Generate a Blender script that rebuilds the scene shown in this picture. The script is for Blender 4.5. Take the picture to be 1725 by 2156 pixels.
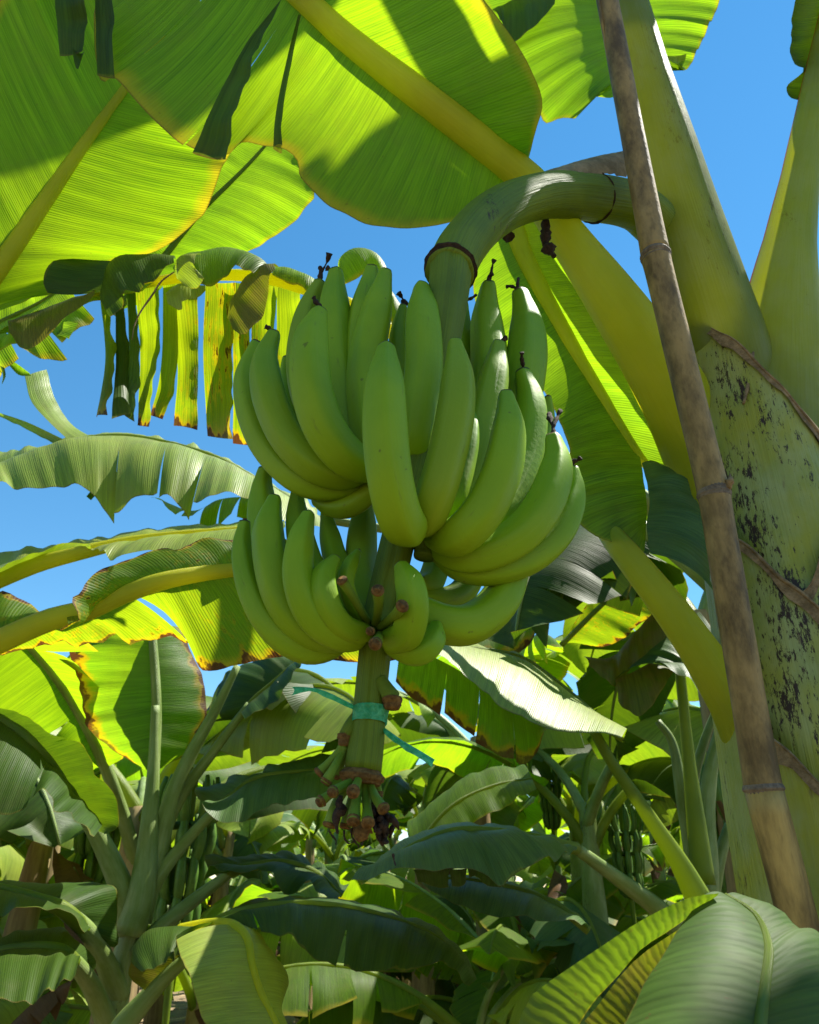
import bpy, math, random
import numpy as np
from mathutils import Vector, Matrix

for o in list(bpy.data.objects):
    bpy.data.objects.remove(o)
scene = bpy.context.scene
COL = scene.collection
R = math.radians
random.seed(7)

# ------------------------------------------------------------------ camera
W_, H_, F_ = 1725.0, 2156.0, 1600.0        # units in which photo points are read
PITCH = R(26.5)
EYE = np.array([0.0, 0.0, 1.5])
FW = np.array([0, math.cos(PITCH), math.sin(PITCH)])
UP = np.array([0, -math.sin(PITCH), math.cos(PITCH)])
RT = np.array([1.0, 0, 0])
cam = bpy.data.cameras.new('camera')
cam.sensor_fit = 'HORIZONTAL'
cam.sensor_width = 36.0
cam.lens = 36.0 * F_ / W_
cam.clip_start = 0.02
cam.clip_end = 900
camo = bpy.data.objects.new('camera', cam)
COL.objects.link(camo)
camo.location = EYE
camo.rotation_euler = (R(90) + PITCH, 0, 0)
cam.dof.use_dof = True
cam.dof.focus_distance = 0.85
cam.dof.aperture_fstop = 20.0
scene.camera = camo

# ------------------------------------------------------------------ sky, sun, exposure
SUN = Vector((0.50, 0.25, 1.0)).normalized()
world = bpy.data.worlds.new('World')
scene.world = world
world.use_nodes = True
wn = world.node_tree
sky = wn.nodes.new('ShaderNodeTexSky')
sky.sky_type = 'NISHITA'
sky.sun_disc = False
sky.sun_elevation = math.asin(SUN.z)
sky.sun_rotation = math.atan2(SUN.x, SUN.y)
sky.air_density = 1.0
sky.dust_density = 0.0
sky.ozone_density = 2.0
hs = wn.nodes.new('ShaderNodeHueSaturation')
hs.inputs['Saturation'].default_value = 1.27
hs.inputs['Hue'].default_value = 0.488
wn.links.new(sky.outputs[0], hs.inputs['Color'])
wn.links.new(hs.outputs[0], wn.nodes['Background'].inputs['Color'])
wn.nodes['Background'].inputs['Strength'].default_value = 0.077
sl = bpy.data.lights.new('sun', 'SUN')
sl.energy = 5.0
sl.angle = R(0.55)
sl.color = (1.0, 0.95, 0.85)
so = bpy.data.objects.new('sun', sl)
COL.objects.link(so)
so.rotation_euler = SUN.to_track_quat('Z', 'Y').to_euler()
vs = scene.view_settings
vs.view_transform = 'Standard'
vs.look = 'None'
vs.gamma = 1.0
vs.use_curve_mapping = False
vs.exposure = 1.45
scene.cycles.max_bounces = 7
scene.cycles.diffuse_bounces = 4
scene.cycles.glossy_bounces = 2
scene.cycles.transmission_bounces = 4
scene.cycles.transparent_max_bounces = 4
scene.cycles.use_denoising = True
scene.cycles.caustics_reflective = False
scene.cycles.caustics_refractive = False
scene.cycles.sample_clamp_indirect = 6.0

# ------------------------------------------------------------------ photo point -> world point at distance Y in front
def V(x, y, Y):
    d = FW + RT * ((x - W_ / 2) / F_) + UP * ((H_ / 2 - y) / F_)
    return EYE + d * (Y / d[1])
def depth(p):
    return float(np.dot(np.asarray(p) - EYE, FW))
def pw(px, p):                       # a width read in the photo, as metres at p
    return px * depth(p) / F_
def zone(ox, oy, k):                 # coordinates read on an enlargement of the photo
    return lambda x, y, Y: V(ox + x / k, oy + y / k, Y)
R1 = zone(0, 0, 2); R2 = zone(862.5, 0, 2); R3 = zone(0, 479, 2); R4 = zone(862.5, 479, 2)
R5 = zone(0, 1038, 2); R6 = zone(862.5, 1038, 2); R7 = zone(0, 1517, 2); R8 = zone(862.5, 1517, 2)
B5 = zone(463.2, 479.2, 2.1565); S6 = zone(559, 1357.6, 4.32)
G3 = zone(0, 479, 3); H3 = zone(0, 878.5, 3)
def L(z, Y, *pts):                   # list of points; a pt is (x, y) or (x, y, extra distance)
    return [z(p[0], p[1], Y + (p[2] if len(p) > 2 else 0.0)) for p in pts]

# ------------------------------------------------------------------ curves
def crs(P, n):
    """catmull-rom through P, n samples, uniform in chord length"""
    P = np.asarray(P, float)
    if len(P) == 1:
        return np.repeat(P, n, 0)
    if len(P) == 2:
        return P[0] + (P[1] - P[0]) * np.linspace(0, 1, n)[:, None]
    Q = np.vstack([2 * P[0] - P[1], P, 2 * P[-1] - P[-2]])
    out = []
    for i in range(1, len(Q) - 2):
        u = np.linspace(0, 1, 14, endpoint=(i == len(Q) - 3))[:, None]
        a, b, c, d = Q[i - 1], Q[i], Q[i + 1], Q[i + 2]
        out.append(.5 * (2 * b + (c - a) * u + (2 * a - 5 * b + 4 * c - d) * u ** 2 + (-a + 3 * b - 3 * c + d) * u ** 3))
    D = np.vstack(out)
    s = np.concatenate([[0], np.cumsum(np.linalg.norm(np.diff(D, axis=0), axis=1))])
    t = np.linspace(0, s[-1], n)
    return np.stack([np.interp(t, s, D[:, k]) for k in range(3)], 1)
def at(C, t):
    """points of a densely sampled curve at parameters t in 0..1"""
    x = np.linspace(0, 1, len(C))
    return np.stack([np.interp(t, x, C[:, k]) for k in range(3)], -1)
def unit(v):
    return v / np.maximum(np.linalg.norm(v, axis=-1, keepdims=True), 1e-9)

# ------------------------------------------------------------------ mesh collector
class MB:
    def __init__(s):
        s.v = []; s.f = []; s.uv = []; s.n = 0
    def grid(s, P, UV, closed=False, flip=False):
        """P (a,b,3) grid; closed joins the b direction"""
        a, b = P.shape[:2]
        idx = np.arange(a * b).reshape(a, b) + s.n
        s.v.append(P.reshape(-1, 3)); s.uv.append(UV.reshape(-1, 2)); s.n += a * b
        j = idx if not closed else np.concatenate([idx, idx[:, :1]], 1)
        q = np.stack([j[:-1, :-1], j[1:, :-1], j[1:, 1:], j[:-1, 1:]], -1).reshape(-1, 4)
        if flip: q = q[:, ::-1]
        s.f.extend(q.tolist())
        return idx
    def fan(s, ring, c, uv=(0, 0), flip=False):
        s.v.append(np.asarray(c, float).reshape(1, 3)); s.uv.append(np.array([uv], float)); k = s.n; s.n += 1
        r = list(map(int, ring))
        for i in range(len(r)):
            a, b = r[i], r[(i + 1) % len(r)]
            s.f.append([k, a, b] if not flip else [k, b, a])
    def mesh(s, name, mat, smooth=True):
        m = bpy.data.meshes.new(name)
        v = np.concatenate(s.v)
        m.from_pydata(v.tolist(), [], s.f)
        uv = np.concatenate(s.uv)
        l = m.uv_layers.new(name='UVMap')
        li = np.empty(len(m.loops), dtype=np.int32); m.loops.foreach_get('vertex_index', li)
        l.data.foreach_set('uv', uv[li].astype(np.float32).ravel())
        if smooth: m.polygons.foreach_set('use_smooth', np.ones(len(m.polygons), dtype=bool))
        m.materials.append(mat); m.update()
        return m
    def build(s, name, mat, parent=None, smooth=True, label=None):
        o = bpy.data.objects.new(name, s.mesh(name, mat, smooth))
        COL.objects.link(o)
        put(o, parent)
        if label: o['label'] = label
        return o
def put(o, parent):
    if parent is not None:
        o.parent = parent
        o.matrix_parent_inverse = Matrix.Translation(parent.location).inverted() if parent.type == 'EMPTY' else Matrix.Identity(4)
def thing(name, label, cat, loc, group=None):
    o = bpy.data.objects.new(name, None); COL.objects.link(o)
    o.location = loc; o.empty_display_size = .1
    o['label'] = label; o['category'] = cat
    if group: o['group'] = group
    return o

def frames(C, ref=None):
    T = unit(np.gradient(C, axis=0))
    N = np.zeros_like(C)
    if ref is not None:
        ref = np.asarray(ref, float)
        r = ref if ref.ndim == 2 else np.repeat(ref[None], len(C), 0)
        N = unit(r - T * np.sum(r * T, 1, keepdims=True))
    else:
        n = np.cross(T[0], [0.3, 0.2, 0.9]); n = n / np.linalg.norm(n)
        for i in range(len(C)):
            n = n - T[i] * np.dot(n, T[i]); n = n / np.linalg.norm(n); N[i] = n
    return T, N, np.cross(T, N)
def tube(mb, pts, rad, n=24, sides=10, caps=True, wob=0.0, prof=None, seed=0, flat=1.0, ref=None):
    C = crs(pts, n)
    r = np.interp(np.linspace(0, 1, n), np.linspace(0, 1, len(rad)), rad)
    T, N, B = frames(C, ref)
    th = np.linspace(0, 2 * math.pi, sides, endpoint=False)
    pr = np.ones(sides) if prof is None else prof(th)
    rg = np.random.RandomState(seed)
    ph = rg.rand(6) * 6.28
    ar = np.linspace(0, 1, n)
    w = 1 + wob * (np.sin(ar * 9 + ph[0]) + .6 * np.sin(ar * 23 + ph[1]))[:, None] * np.ones(sides) + wob * .7 * np.sin(th * 2 + ph[2])[None] * np.sin(ar * 7 + ph[3])[:, None]
    P = C[:, None] + (N[:, None] * np.cos(th)[None, :, None] * flat + B[:, None] * np.sin(th)[None, :, None]) * (r[:, None, None] * pr[None, :, None] * w[:, :, None])
    s = np.concatenate([[0], np.cumsum(np.linalg.norm(np.diff(C, axis=0), axis=1))])
    UV = np.stack([np.repeat(s[:, None], sides, 1), np.repeat((th / 6.2832)[None], n, 0)], -1)
    idx = mb.grid(P, UV, closed=True)
    if caps:
        mb.fan(idx[0], C[0], (0, .5), flip=False); mb.fan(idx[-1], C[-1], (s[-1], .5), flip=True)
    return C
def blade(mb, c0, c1, m=10, bulge=.06, bdir=None, wave=.006, k=7, seed=0, tears=(), s0=.15, gap=.02, droop=.0, nn=None, ruf=0.0, swap=False, hang=0.0):
    """half a leaf: veins run from curve c0 (midrib) to curve c1 (margin)"""
    rg = np.random.RandomState(seed)
    D0, D1 = crs(c0, 120), crs(c1, 120)
    Lm = np.linalg.norm(np.diff(D0, axis=0), axis=1).sum(); Le = np.linalg.norm(np.diff(D1, axis=0), axis=1).sum()
    Lx = max(Lm, Le)
    # margin irregularity
    tt = np.linspace(0, 1, 120)
    cross = D1 - D0
    n0 = np.cross(np.gradient(D0 + D1, axis=0), cross); n0 = unit(n0)
    ker = np.ones(21) / 21
    n0 = unit(np.stack([np.convolve(np.pad(n0[:, q], 10, mode='edge'), ker, 'valid') for q in range(3)], 1))
    if bdir is not None:
        sg = np.sign(np.dot(n0.mean(0), np.asarray(bdir, float))) or 1.0
        n0 = n0 * sg
    wdt = np.linalg.norm(cross, axis=1)
    ph = rg.rand(8) * 6.28
    cuts = [0.0] + sorted(tears) + [1.0]
    for i in range(len(cuts) - 1):
        a, b = cuts[i], cuts[i + 1]
        n = nn or max(8, int((b - a) * Lx / .012)); n = min(n, 90)
        sv = np.linspace(0, 1, m)
        ramp = np.clip((sv - s0) / (1 - s0), 0, 1)
        ga = gap * ramp * (1 if i > 0 else 0) * rg.uniform(.3, 1.2); gb = gap * ramp * (1 if i < len(cuts) - 2 else 0) * rg.uniform(.3, 1.2)
        u = np.linspace(0, 1, n)[:, None]
        t = np.clip((a + ga)[None] * (1 - u) + (b - gb)[None] * u, 0, 1)
        p0, p1, nv = at(D0, t), at(D1, t), unit(at(n0, t))
        w = np.interp(t, tt, wdt)[..., None]
        s = sv[None, :, None]
        P = p0 + (p1 - p0) * s + nv * (bulge * w * 4 * s * (1 - s))
        x = t[..., None] * Lx
        wv = np.sin(x * k * 6.28 + ph[0]) + .6 * np.sin(x * k * 14.1 + ph[1] + s * 1.5) + .5 * np.sin(x * k * 2.3 * 6.28 + ph[4]) * s
        wv = wv * (.55 + .75 * np.sin(x * k * 2.1 + ph[3]) * np.sin(x * k * 3.7 + ph[5]))
        P = P + nv * wave * wv * (.25 + s) * np.minimum(1, w / .05)
        if ruf:
            P = P + nv * ruf * np.sin(x * k * 25 + ph[2]) * s ** 3
        if len(cuts) > 2:
            off = rg.uniform(-1, 1) * droop; tw = rg.uniform(-1, 1) * droop
            P = P + nv * ((off + tw * (u[..., None] - .5) * 2) * ramp[None, :, None] ** 1.6)
        if hang:
            P = P - np.array([0, 0, 1.0]) * hang * w * (ramp[None, :, None] ** 2)
        UV = np.concatenate([x, np.repeat(s, n, 0)], -1)
        if swap: UV = np.stack([s[..., 0] * np.mean(wdt) * np.ones((n, 1)), t], -1)
        mb.grid(P, UV)
def crescent(mb, pts, rad, open_dir, ang=135, thick=.34, n=30, sides=18, off=(0, 0, 0)):
    """petiole: a channelled stalk, open towards open_dir; v of the uv is 0 and 1 on its margins"""
    C = crs(pts, n) + np.asarray(off)
    r = np.interp(np.linspace(0, 1, n), np.linspace(0, 1, len(rad)), rad)
    T, O, S = frames(C, open_dir)
    a = R(ang)
    th = np.linspace(-a, a, sides)
    out = (-O[:, None] * np.cos(th)[None, :, None] + S[:, None] * np.sin(th)[None, :, None]) * r[:, None, None]
    s = np.concatenate([[0], np.cumsum(np.linalg.norm(np.diff(C, axis=0), axis=1))])
    if not thick:                                 # a thin rolled blade that lets light through
        mb.grid(C[:, None] + out, np.stack([np.repeat(s[:, None], sides, 1), np.repeat(((th + a) / (2 * a))[None], n, 0)], -1))
        return
    th2 = th[::-1][1:-1]
    ri = 1 - thick * np.cos(th2 / a * math.pi / 2)
    inn = (-O[:, None] * (np.cos(th2) * ri)[None, :, None] + S[:, None] * (np.sin(th2) * ri)[None, :, None]) * r[:, None, None]
    P = C[:, None] + np.concatenate([out, inn], 1)
    s = np.concatenate([[0], np.cumsum(np.linalg.norm(np.diff(C, axis=0), axis=1))])
    v = np.concatenate([(th + a) / (2 * a), (th2 + a) / (2 * a)])
    UV = np.stack([np.repeat(s[:, None], len(v), 1), np.repeat(v[None], n, 0)], -1)
    idx = mb.grid(P, UV, closed=True)
    mb.fan(idx[0], C[0], (0, .5)); mb.fan(idx[-1], C[-1], (s[-1], .5), flip=True)

# ------------------------------------------------------------------ materials
def newmat(name):
    m = bpy.data.materials.new(name); m.use_nodes = True
    nt = m.node_tree; nt.nodes.clear()
    out = nt.nodes.new('ShaderNodeOutputMaterial')
    return m, nt, out
class N:
    """terse node helper"""
    def __init__(s, nt): s.nt = nt
    def n(s, t, **kw):
        nd = s.nt.nodes.new(t)
        for k, v in kw.items():
            if k.startswith('_'): setattr(nd, k[1:], v)
            else:
                k2 = int(k[1:]) if k[0] == 'i' and k[1:].isdigit() else k
                s.set(nd.inputs[k2], v)
        return nd
    def set(s, sock, v):
        if isinstance(v, bpy.types.NodeSocket): s.nt.links.new(v, sock)
        elif isinstance(v, tuple) and sock.type == 'RGBA' and len(v) == 3: sock.default_value = (*v, 1)
        else: sock.default_value = v
    def math(s, op, a, b=0.0, clamp=False):
        nd = s.n('ShaderNodeMath', _operation=op, _use_clamp=clamp); s.set(nd.inputs[0], a); s.set(nd.inputs[1], b); return nd.outputs[0]
    def mix(s, f, a, b, mode='MIX'):
        nd = s.n('ShaderNodeMix', _data_type='RGBA', _blend_type=mode)
        s.set(nd.inputs[0], f); s.set(nd.inputs[6], a); s.set(nd.inputs[7], b); return nd.outputs[2]
    def ramp(s, f, lo, hi):
        nd = s.n('ShaderNodeMapRange', _interpolation_type='SMOOTHSTEP'); s.set(nd.inputs[0], f); s.set(nd.inputs[1], lo); s.set(nd.inputs[2], hi); return nd.outputs[0]
    def noise(s, vec, scale, detail=3, rough=.55, dist=0.0):
        nd = s.n('ShaderNodeTexNoise', Scale=scale, Detail=detail, Roughness=rough, Distortion=dist); s.set(nd.inputs['Vector'], vec); return nd.outputs[0]
    def comb(s, x, y, z=0.0):
        nd = s.n('ShaderNodeCombineXYZ'); s.set(nd.inputs[0], x); s.set(nd.inputs[1], y); s.set(nd.inputs[2], z); return nd.outputs[0]

def leaf_material(name, col=(.065, .130, .008), tra=(.31, .58, .008), mixf=.55, spot=0.0, edge=.35, brown=0.0, dry=0.0, scale=1.0, rough=.50, bump=.22, pale=0.0, spec=.22):
    m, nt, out = newmat(name); k = N(nt)
    uvn = k.n('ShaderNodeTexCoord'); sep = k.n('ShaderNodeSeparateXYZ'); k.set(sep.inputs[0], uvn.outputs['UV'])
    u, v = sep.outputs[0], sep.outputs[1]
    pos = uvn.outputs['Object']
    oi = k.n('ShaderNodeObjectInfo')
    us = k.math('MULTIPLY', u, scale)
    # lateral veins: uneven fine lines across u, running along v
    fine = k.noise(k.comb(k.math('MULTIPLY', us, 210.0), k.math('MULTIPLY', v, 1.2), oi.outputs['Random']), 1.0, 2, .5)
    mid = k.noise(k.comb(k.math('MULTIPLY', us, 62.0), k.math('MULTIPLY', v, 1.5), 3.0), 1.0, 2, .6)
    wv = k.math('SINE', k.math('ADD', k.math('MULTIPLY', us, 1050.0), k.math('MULTIPLY', mid, 9.0)))
    vein = k.ramp(wv, .35, 1.0)
    big = k.noise(pos, 3.2, 4, .6)
    blot = k.noise(pos, 17.0, 4, .6)
    shade = k.math('ADD', k.math('MULTIPLY', fine, .5), k.math('MULTIPLY', mid, .5))
    shade = k.ramp(shade, .3, .72)
    c = k.mix(shade, tuple(x * .62 for x in col), tuple(min(1, x * 1.25) for x in col))
    c = k.mix(k.math('MULTIPLY', k.ramp(big, .35, .7), .5), c, (col[0] * 1.55, col[1] * 1.2, col[2] * .9))
    t = k.mix(shade, (tra[0] * .42, tra[1] * .56, tra[2]), (tra[0] * 1.1, tra[1] * 1.08, tra[2]))
    t = k.mix(k.math('MULTIPLY', vein, .5), t, (tra[0] * 1.35, tra[1] * 1.2, tra[2] * 1.5))
    t = k.mix(k.math('MULTIPLY', k.ramp(big, .3, .75), .45), t, (tra[0] * 1.3, tra[1] * 1.02, tra[2]))
    # yellowing margin
    em = k.ramp(k.math('ADD', v, k.math('MULTIPLY', k.math('SUBTRACT', blot, .5), .16)), 1 - .16 * max(edge, .02), 1.0)
    em = k.math('MULTIPLY', em, min(1, edge * 1.5))
    c = k.mix(em, c, (.30, .26, .02)); t = k.mix(em, t, (.62, .50, .01))
    # hair-thin dark rim
    rim = k.ramp(v, .988, .999)
    c = k.mix(k.math('MULTIPLY', rim, .7), c, (.10, .06, .015)); t = k.mix(k.math('MULTIPLY', rim, .8), t, (.20, .10, .01))
    if spot:
        sn = k.noise(k.comb(k.math('MULTIPLY', us, 95.0), k.math('MULTIPLY', v, 9.0), 1.7), 1.0, 3, .65)
        sm = k.ramp(sn, .70 - .10 * spot, .76 - .10 * spot)
        halo = k.ramp(sn, .56 - .10 * spot, .72 - .10 * spot)
        big2 = k.ramp(k.noise(pos, 6.0, 2, .5), .42, .62)
        sm = k.math('MULTIPLY', sm, big2); halo = k.math('MULTIPLY', halo, big2)
        c = k.mix(halo, c, (.22, .20, .01)); t = k.mix(halo, t, (.70, .52, .005))
        c = k.mix(sm, c, (.05, .018, .006)); t = k.mix(sm, t, (.06, .015, .003))
    if brown:
        bn = k.math('ADD', v, k.math('MULTIPLY', k.math('SUBTRACT', k.noise(k.comb(k.math('MULTIPLY', us, 26.0), k.math('MULTIPLY', v, 3.0), 5.0), 1.0, 4, .6), .5), .55))
        ym = k.ramp(bn, 1 - .42 * brown, 1 - .16 * brown); bm = k.ramp(bn, 1 - .20 * brown, 1 - .10 * brown)
        c = k.mix(ym, c, (.28, .20, .015)); t = k.mix(ym, t, (.68, .42, .004))
        c = k.mix(bm, c, (.11, .05, .018)); t = k.mix(bm, t, (.12, .04, .008))
    if dry:
        dm = k.math('MULTIPLY', k.ramp(blot, .45, .6), dry)
        c = k.mix(dm, c, (.20, .12, .05)); t = k.mix(dm, t, (.25, .14, .04))
    if pale:
        c = k.mix(pale, c, (.33, .38, .22))
    du = k.math('MULTIPLY', k.ramp(k.noise(pos, 7.0, 6, .7), .46, .70), .55)
    c = k.mix(du, c, (col[0] * .9 + .05, col[1] * .7 + .045, col[2] + .022)); t = k.mix(k.math('MULTIPLY', du, .8), t, (tra[0] * .75, tra[1] * .62, tra[2]))
    # tiny scratches and specks
    sp = k.ramp(k.noise(pos, 120.0, 2, .5), .70, .76)
    c = k.mix(k.math('MULTIPLY', sp, .5), c, (.09, .06, .02)); t = k.mix(k.math('MULTIPLY', sp, .35), t, (.2, .15, .01))
    h = k.math('ADD', k.math('MULTIPLY', wv, .35), k.math('ADD', k.math('MULTIPLY', fine, .8), k.math('MULTIPLY', mid, 1.3)))
    bp = k.n('ShaderNodeBump', Strength=bump, Distance=.003); k.set(bp.inputs['Height'], h)
    pb = k.n('ShaderNodeBsdfPrincipled', Roughness=rough); k.set(pb.inputs['Base Color'], c); k.set(pb.inputs['Normal'], bp.outputs[0])
    k.set(pb.inputs['Roughness'], k.math('ADD', k.math('MULTIPLY', blot, .18), rough - .08))
    pb.inputs['Specular IOR Level'].default_value = spec
    tr = k.n('ShaderNodeBsdfTranslucent'); k.set(tr.inputs['Color'], t); k.set(tr.inputs['Normal'], bp.outputs[0])
    mx = k.n('ShaderNodeMixShader'); k.set(mx.inputs[0], mixf); nt.links.new(pb.outputs[0], mx.inputs[1]); nt.links.new(tr.outputs[0], mx.inputs[2])
    nt.links.new(mx.outputs[0], out.inputs[0])
    return m
def stalk_material(name, col=(.20, .24, .02), col2=(.12, .17, .02), tra=None, red=0.0, streak=.5, dark=0.0, rough=.4, wax=0.0, fray=0.0):
    """midribs, petioles, sheaths: fibres along u, optional red margins, wax bloom and soot"""
    m, nt, out = newmat(name); k = N(nt)
    tc = k.n('ShaderNodeTexCoord'); sep = k.n('ShaderNodeSeparateXYZ'); k.set(sep.inputs[0], tc.outputs['UV'])
    u, v = sep.outputs[0], sep.outputs[1]; pos = tc.outputs['Object']
    fib = k.noise(k.comb(k.math('MULTIPLY', u, 6.0), k.math('MULTIPLY', v, 70.0)), 1.0, 3, .6)
    bl = k.noise(pos, 9.0, 4, .6)
    c = k.mix(k.ramp(bl, .3, .7), col, col2)
    c = k.mix(k.math('MULTIPLY', k.ramp(fib, .4, .75), streak * .6), c, tuple(x * .6 for x in col2))
    if wax:
        wn_ = k.noise(k.comb(k.math('MULTIPLY', u, 9.0), k.math('MULTIPLY', v, 6.0), 2.0), 1.0, 4, .6)
        c = k.mix(k.math('MULTIPLY', k.ramp(wn_, .35, .7), wax), c, (.30, .36, .19))
    if dark:
        mp = k.n('ShaderNodeMapping'); mp.inputs['Scale'].default_value = (1, 1, .30); k.set(mp.inputs['Vector'], pos)
        big = k.noise(mp.outputs[0], 8.0, 3, .6)
        sn = k.noise(mp.outputs[0], 150.0, 6, .8)
        dn = k.math('ADD', k.math('MULTIPLY', big, .58), k.math('MULTIPLY', sn, .54))
        dm = k.ramp(dn, .665 - .05 * dark, .70 - .05 * dark)
        c = k.mix(dm, c, (.030, .016, .006))
        br = k.ramp(k.noise(mp.outputs[0], 30.0, 4, .7), .62, .72)
        c = k.mix(k.math('MULTIPLY', br, .5 * dark), c, (.11, .07, .03))
    t = tra
    if red:
        e = k.math('MULTIPLY', k.math('ABSOLUTE', k.math('SUBTRACT', v, .5)), 2.0)
        e2 = k.math('ADD', e, k.math('MULTIPLY', k.math('SUBTRACT', bl, .5), .10))
        rm = k.ramp(e2, .90, .98)
        c = k.mix(k.math('MULTIPLY', rm, red), c, (.40, .02, .012))
        rm2 = k.ramp(e, .968, .985)
        c = k.mix(k.math('MULTIPLY', rm2, .75), c, (.08, .035, .02))
        if tra: t = k.mix(k.math('MULTIPLY', rm, red), tra, (.55, .03, .01))
    bp = k.n('ShaderNodeBump', Strength=.5, Distance=.003); k.set(bp.inputs['Height'], k.math('ADD', k.math('MULTIPLY', fib, 1.3), bl))
    pb = k.n('ShaderNodeBsdfPrincipled'); k.set(pb.inputs['Base Color'], c); k.set(pb.inputs['Normal'], bp.outputs[0]); pb.inputs['Roughness'].default_value = rough; pb.inputs['Specular IOR Level'].default_value = .25
    if tra:
        tr = k.n('ShaderNodeBsdfTranslucent'); k.set(tr.inputs['Color'], t)
        mx = k.n('ShaderNodeMixShader'); mx.inputs[0].default_value = .5
        nt.links.new(pb.outputs[0], mx.inputs[1]); nt.links.new(tr.outputs[0], mx.inputs[2]); nt.links.new(mx.outputs[0], out.inputs[0])
    else:
        nt.links.new(pb.outputs[0], out.inputs[0])
    return m
def plain_material(name, a, b, scale=20.0, rough=.7, bump=.4, stretch=(1, 1, 1), detail=5, spec=.3, dist=.004):
    m, nt, out = newmat(name); k = N(nt)
    tc = k.n('ShaderNodeTexCoord'); mp = k.n('ShaderNodeMapping'); k.set(mp.inputs['Vector'], tc.outputs['Object']); mp.inputs['Scale'].default_value = stretch
    n1 = k.noise(mp.outputs[0], scale, detail, .65); n2 = k.noise(mp.outputs[0], scale * 5, 3, .6)
    c = k.mix(k.ramp(n1, .32, .68), a, b)
    c = k.mix(k.math('MULTIPLY', k.ramp(n2, .5, .75), .4), c, tuple(x * .55 for x in a))
    bp = k.n('ShaderNodeBump', Strength=bump, Distance=dist); k.set(bp.inputs['Height'], k.math('ADD', n1, k.math('MULTIPLY', n2, .5)))
    pb = k.n('ShaderNodeBsdfPrincipled'); k.set(pb.inputs['Base Color'], c); k.set(pb.inputs['Normal'], bp.outputs[0]); pb.inputs['Roughness'].default_value = rough
    pb.inputs['Specular IOR Level'].default_value = spec
    nt.links.new(pb.outputs[0], out.inputs[0])
    return m
def banana_material():
    m, nt, out = newmat('banana_skin'); k = N(nt)
    tc = k.n('ShaderNodeTexCoord'); sep = k.n('ShaderNodeSeparateXYZ'); k.set(sep.inputs[0], tc.outputs['UV'])
    u, v = sep.outputs[0], sep.outputs[1]; pos = tc.outputs['Object']
    oi = k.n('ShaderNodeObjectInfo')
    bl = k.noise(pos, 14.0, 3, .55); fn = k.noise(k.comb(k.math('MULTIPLY', u, 9.0), k.math('MULTIPLY', v, 34.0), oi.outputs['Random']), 1.0, 3, .6)
    c = k.mix(k.ramp(bl, .3, .7), (.140, .275, .006), (.190, .325, .008))
    c = k.mix(k.math('MULTIPLY', oi.outputs['Random'], .35), c, (.105, .240, .008))
    c = k.mix(k.math('MULTIPLY', k.ramp(fn, .45, .75), .22), c, (.20, .34, .02))
    # yellower towards the middle of the finger, darker at the crown end
    yl = k.math('MULTIPLY', k.ramp(u, .25, .6), .35)
    c = k.mix(yl, c, (.220, .320, .006))
    c = k.mix(k.math('MULTIPLY', k.ramp(u, .93, .99), .55), c, (.05, .08, .01))
    c = k.mix(k.ramp(u, .012, .003), c, (.05, .035, .015))
    s1 = k.ramp(k.noise(pos, 95.0, 2, .5), .72, .77)
    c = k.mix(k.math('MULTIPLY', s1, .6), c, (.06, .06, .012))
    s2 = k.ramp(k.noise(k.comb(k.math('MULTIPLY', u, 14.0), k.math('MULTIPLY', v, 60.0), 8.0), 1.0, 4, .7), .70, .78)
    c = k.mix(k.math('MULTIPLY', s2, .35), c, (.10, .09, .03))
    rnd = oi.outputs['Random']
    c = k.mix(k.math('MULTIPLY', k.ramp(rnd, .55, 1.0), .45), c, (.20, .26, .012))
    rv = k.math('ABSOLUTE', k.math('SINE', k.math('ADD', k.math('MULTIPLY', v, 15.708), k.math('MULTIPLY', rnd, 6.0))))
    c = k.mix(k.math('MULTIPLY', k.ramp(rv, .12, .0), .30), c, (.20, .30, .03))
    stn = k.ramp(k.noise(k.comb(k.math('MULTIPLY', u, 5.0), k.math('MULTIPLY', v, 11.0), k.math('MULTIPLY', rnd, 40.0)), 1.0, 6, .72), .60, .72)
    c = k.mix(k.math('MULTIPLY', stn, .45), c, (.075, .085, .02))
    bp = k.n('ShaderNodeBump', Strength=.16, Distance=.0015); k.set(bp.inputs['Height'], k.math('ADD', fn, k.noise(pos, 160.0, 2, .5)))
    pb = k.n('ShaderNodeBsdfPrincipled'); k.set(pb.inputs['Base Color'], c); k.set(pb.inputs['Normal'], bp.outputs[0])
    k.set(pb.inputs['Roughness'], k.math('ADD', .40, k.math('MULTIPLY', bl, .2))); pb.inputs['Specular IOR Level'].default_value = .17
    pb.inputs['Subsurface Weight'].default_value = 0.0
    nt.links.new(pb.outputs[0], out.inputs[0])
    return m
def ribbon_material():
    m, nt, out = newmat('green_plastic'); k = N(nt)
    tc = k.n('ShaderNodeTexCoord'); n1 = k.noise(tc.outputs['Object'], 140.0, 4, .65)
    c = k.mix(k.ramp(n1, .35, .65), (.02, .32, .10), (.09, .55, .26))
    bp = k.n('ShaderNodeBump', Strength=1.0, Distance=.004); k.set(bp.inputs['Height'], n1)
    pb = k.n('ShaderNodeBsdfPrincipled'); k.set(pb.inputs['Base Color'], c); k.set(pb.inputs['Normal'], bp.outputs[0]); pb.inputs['Roughness'].default_value = .22
    tr = k.n('ShaderNodeBsdfTranslucent'); tr.inputs['Color'].default_value = (.05, .55, .28, 1)
    mx = k.n('ShaderNodeMixShader'); mx.inputs[0].default_value = .35
    nt.links.new(pb.outputs[0], mx.inputs[1]); nt.links.new(tr.outputs[0], mx.inputs[2]); nt.links.new(mx.outputs[0], out.inputs[0])
    return m
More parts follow.
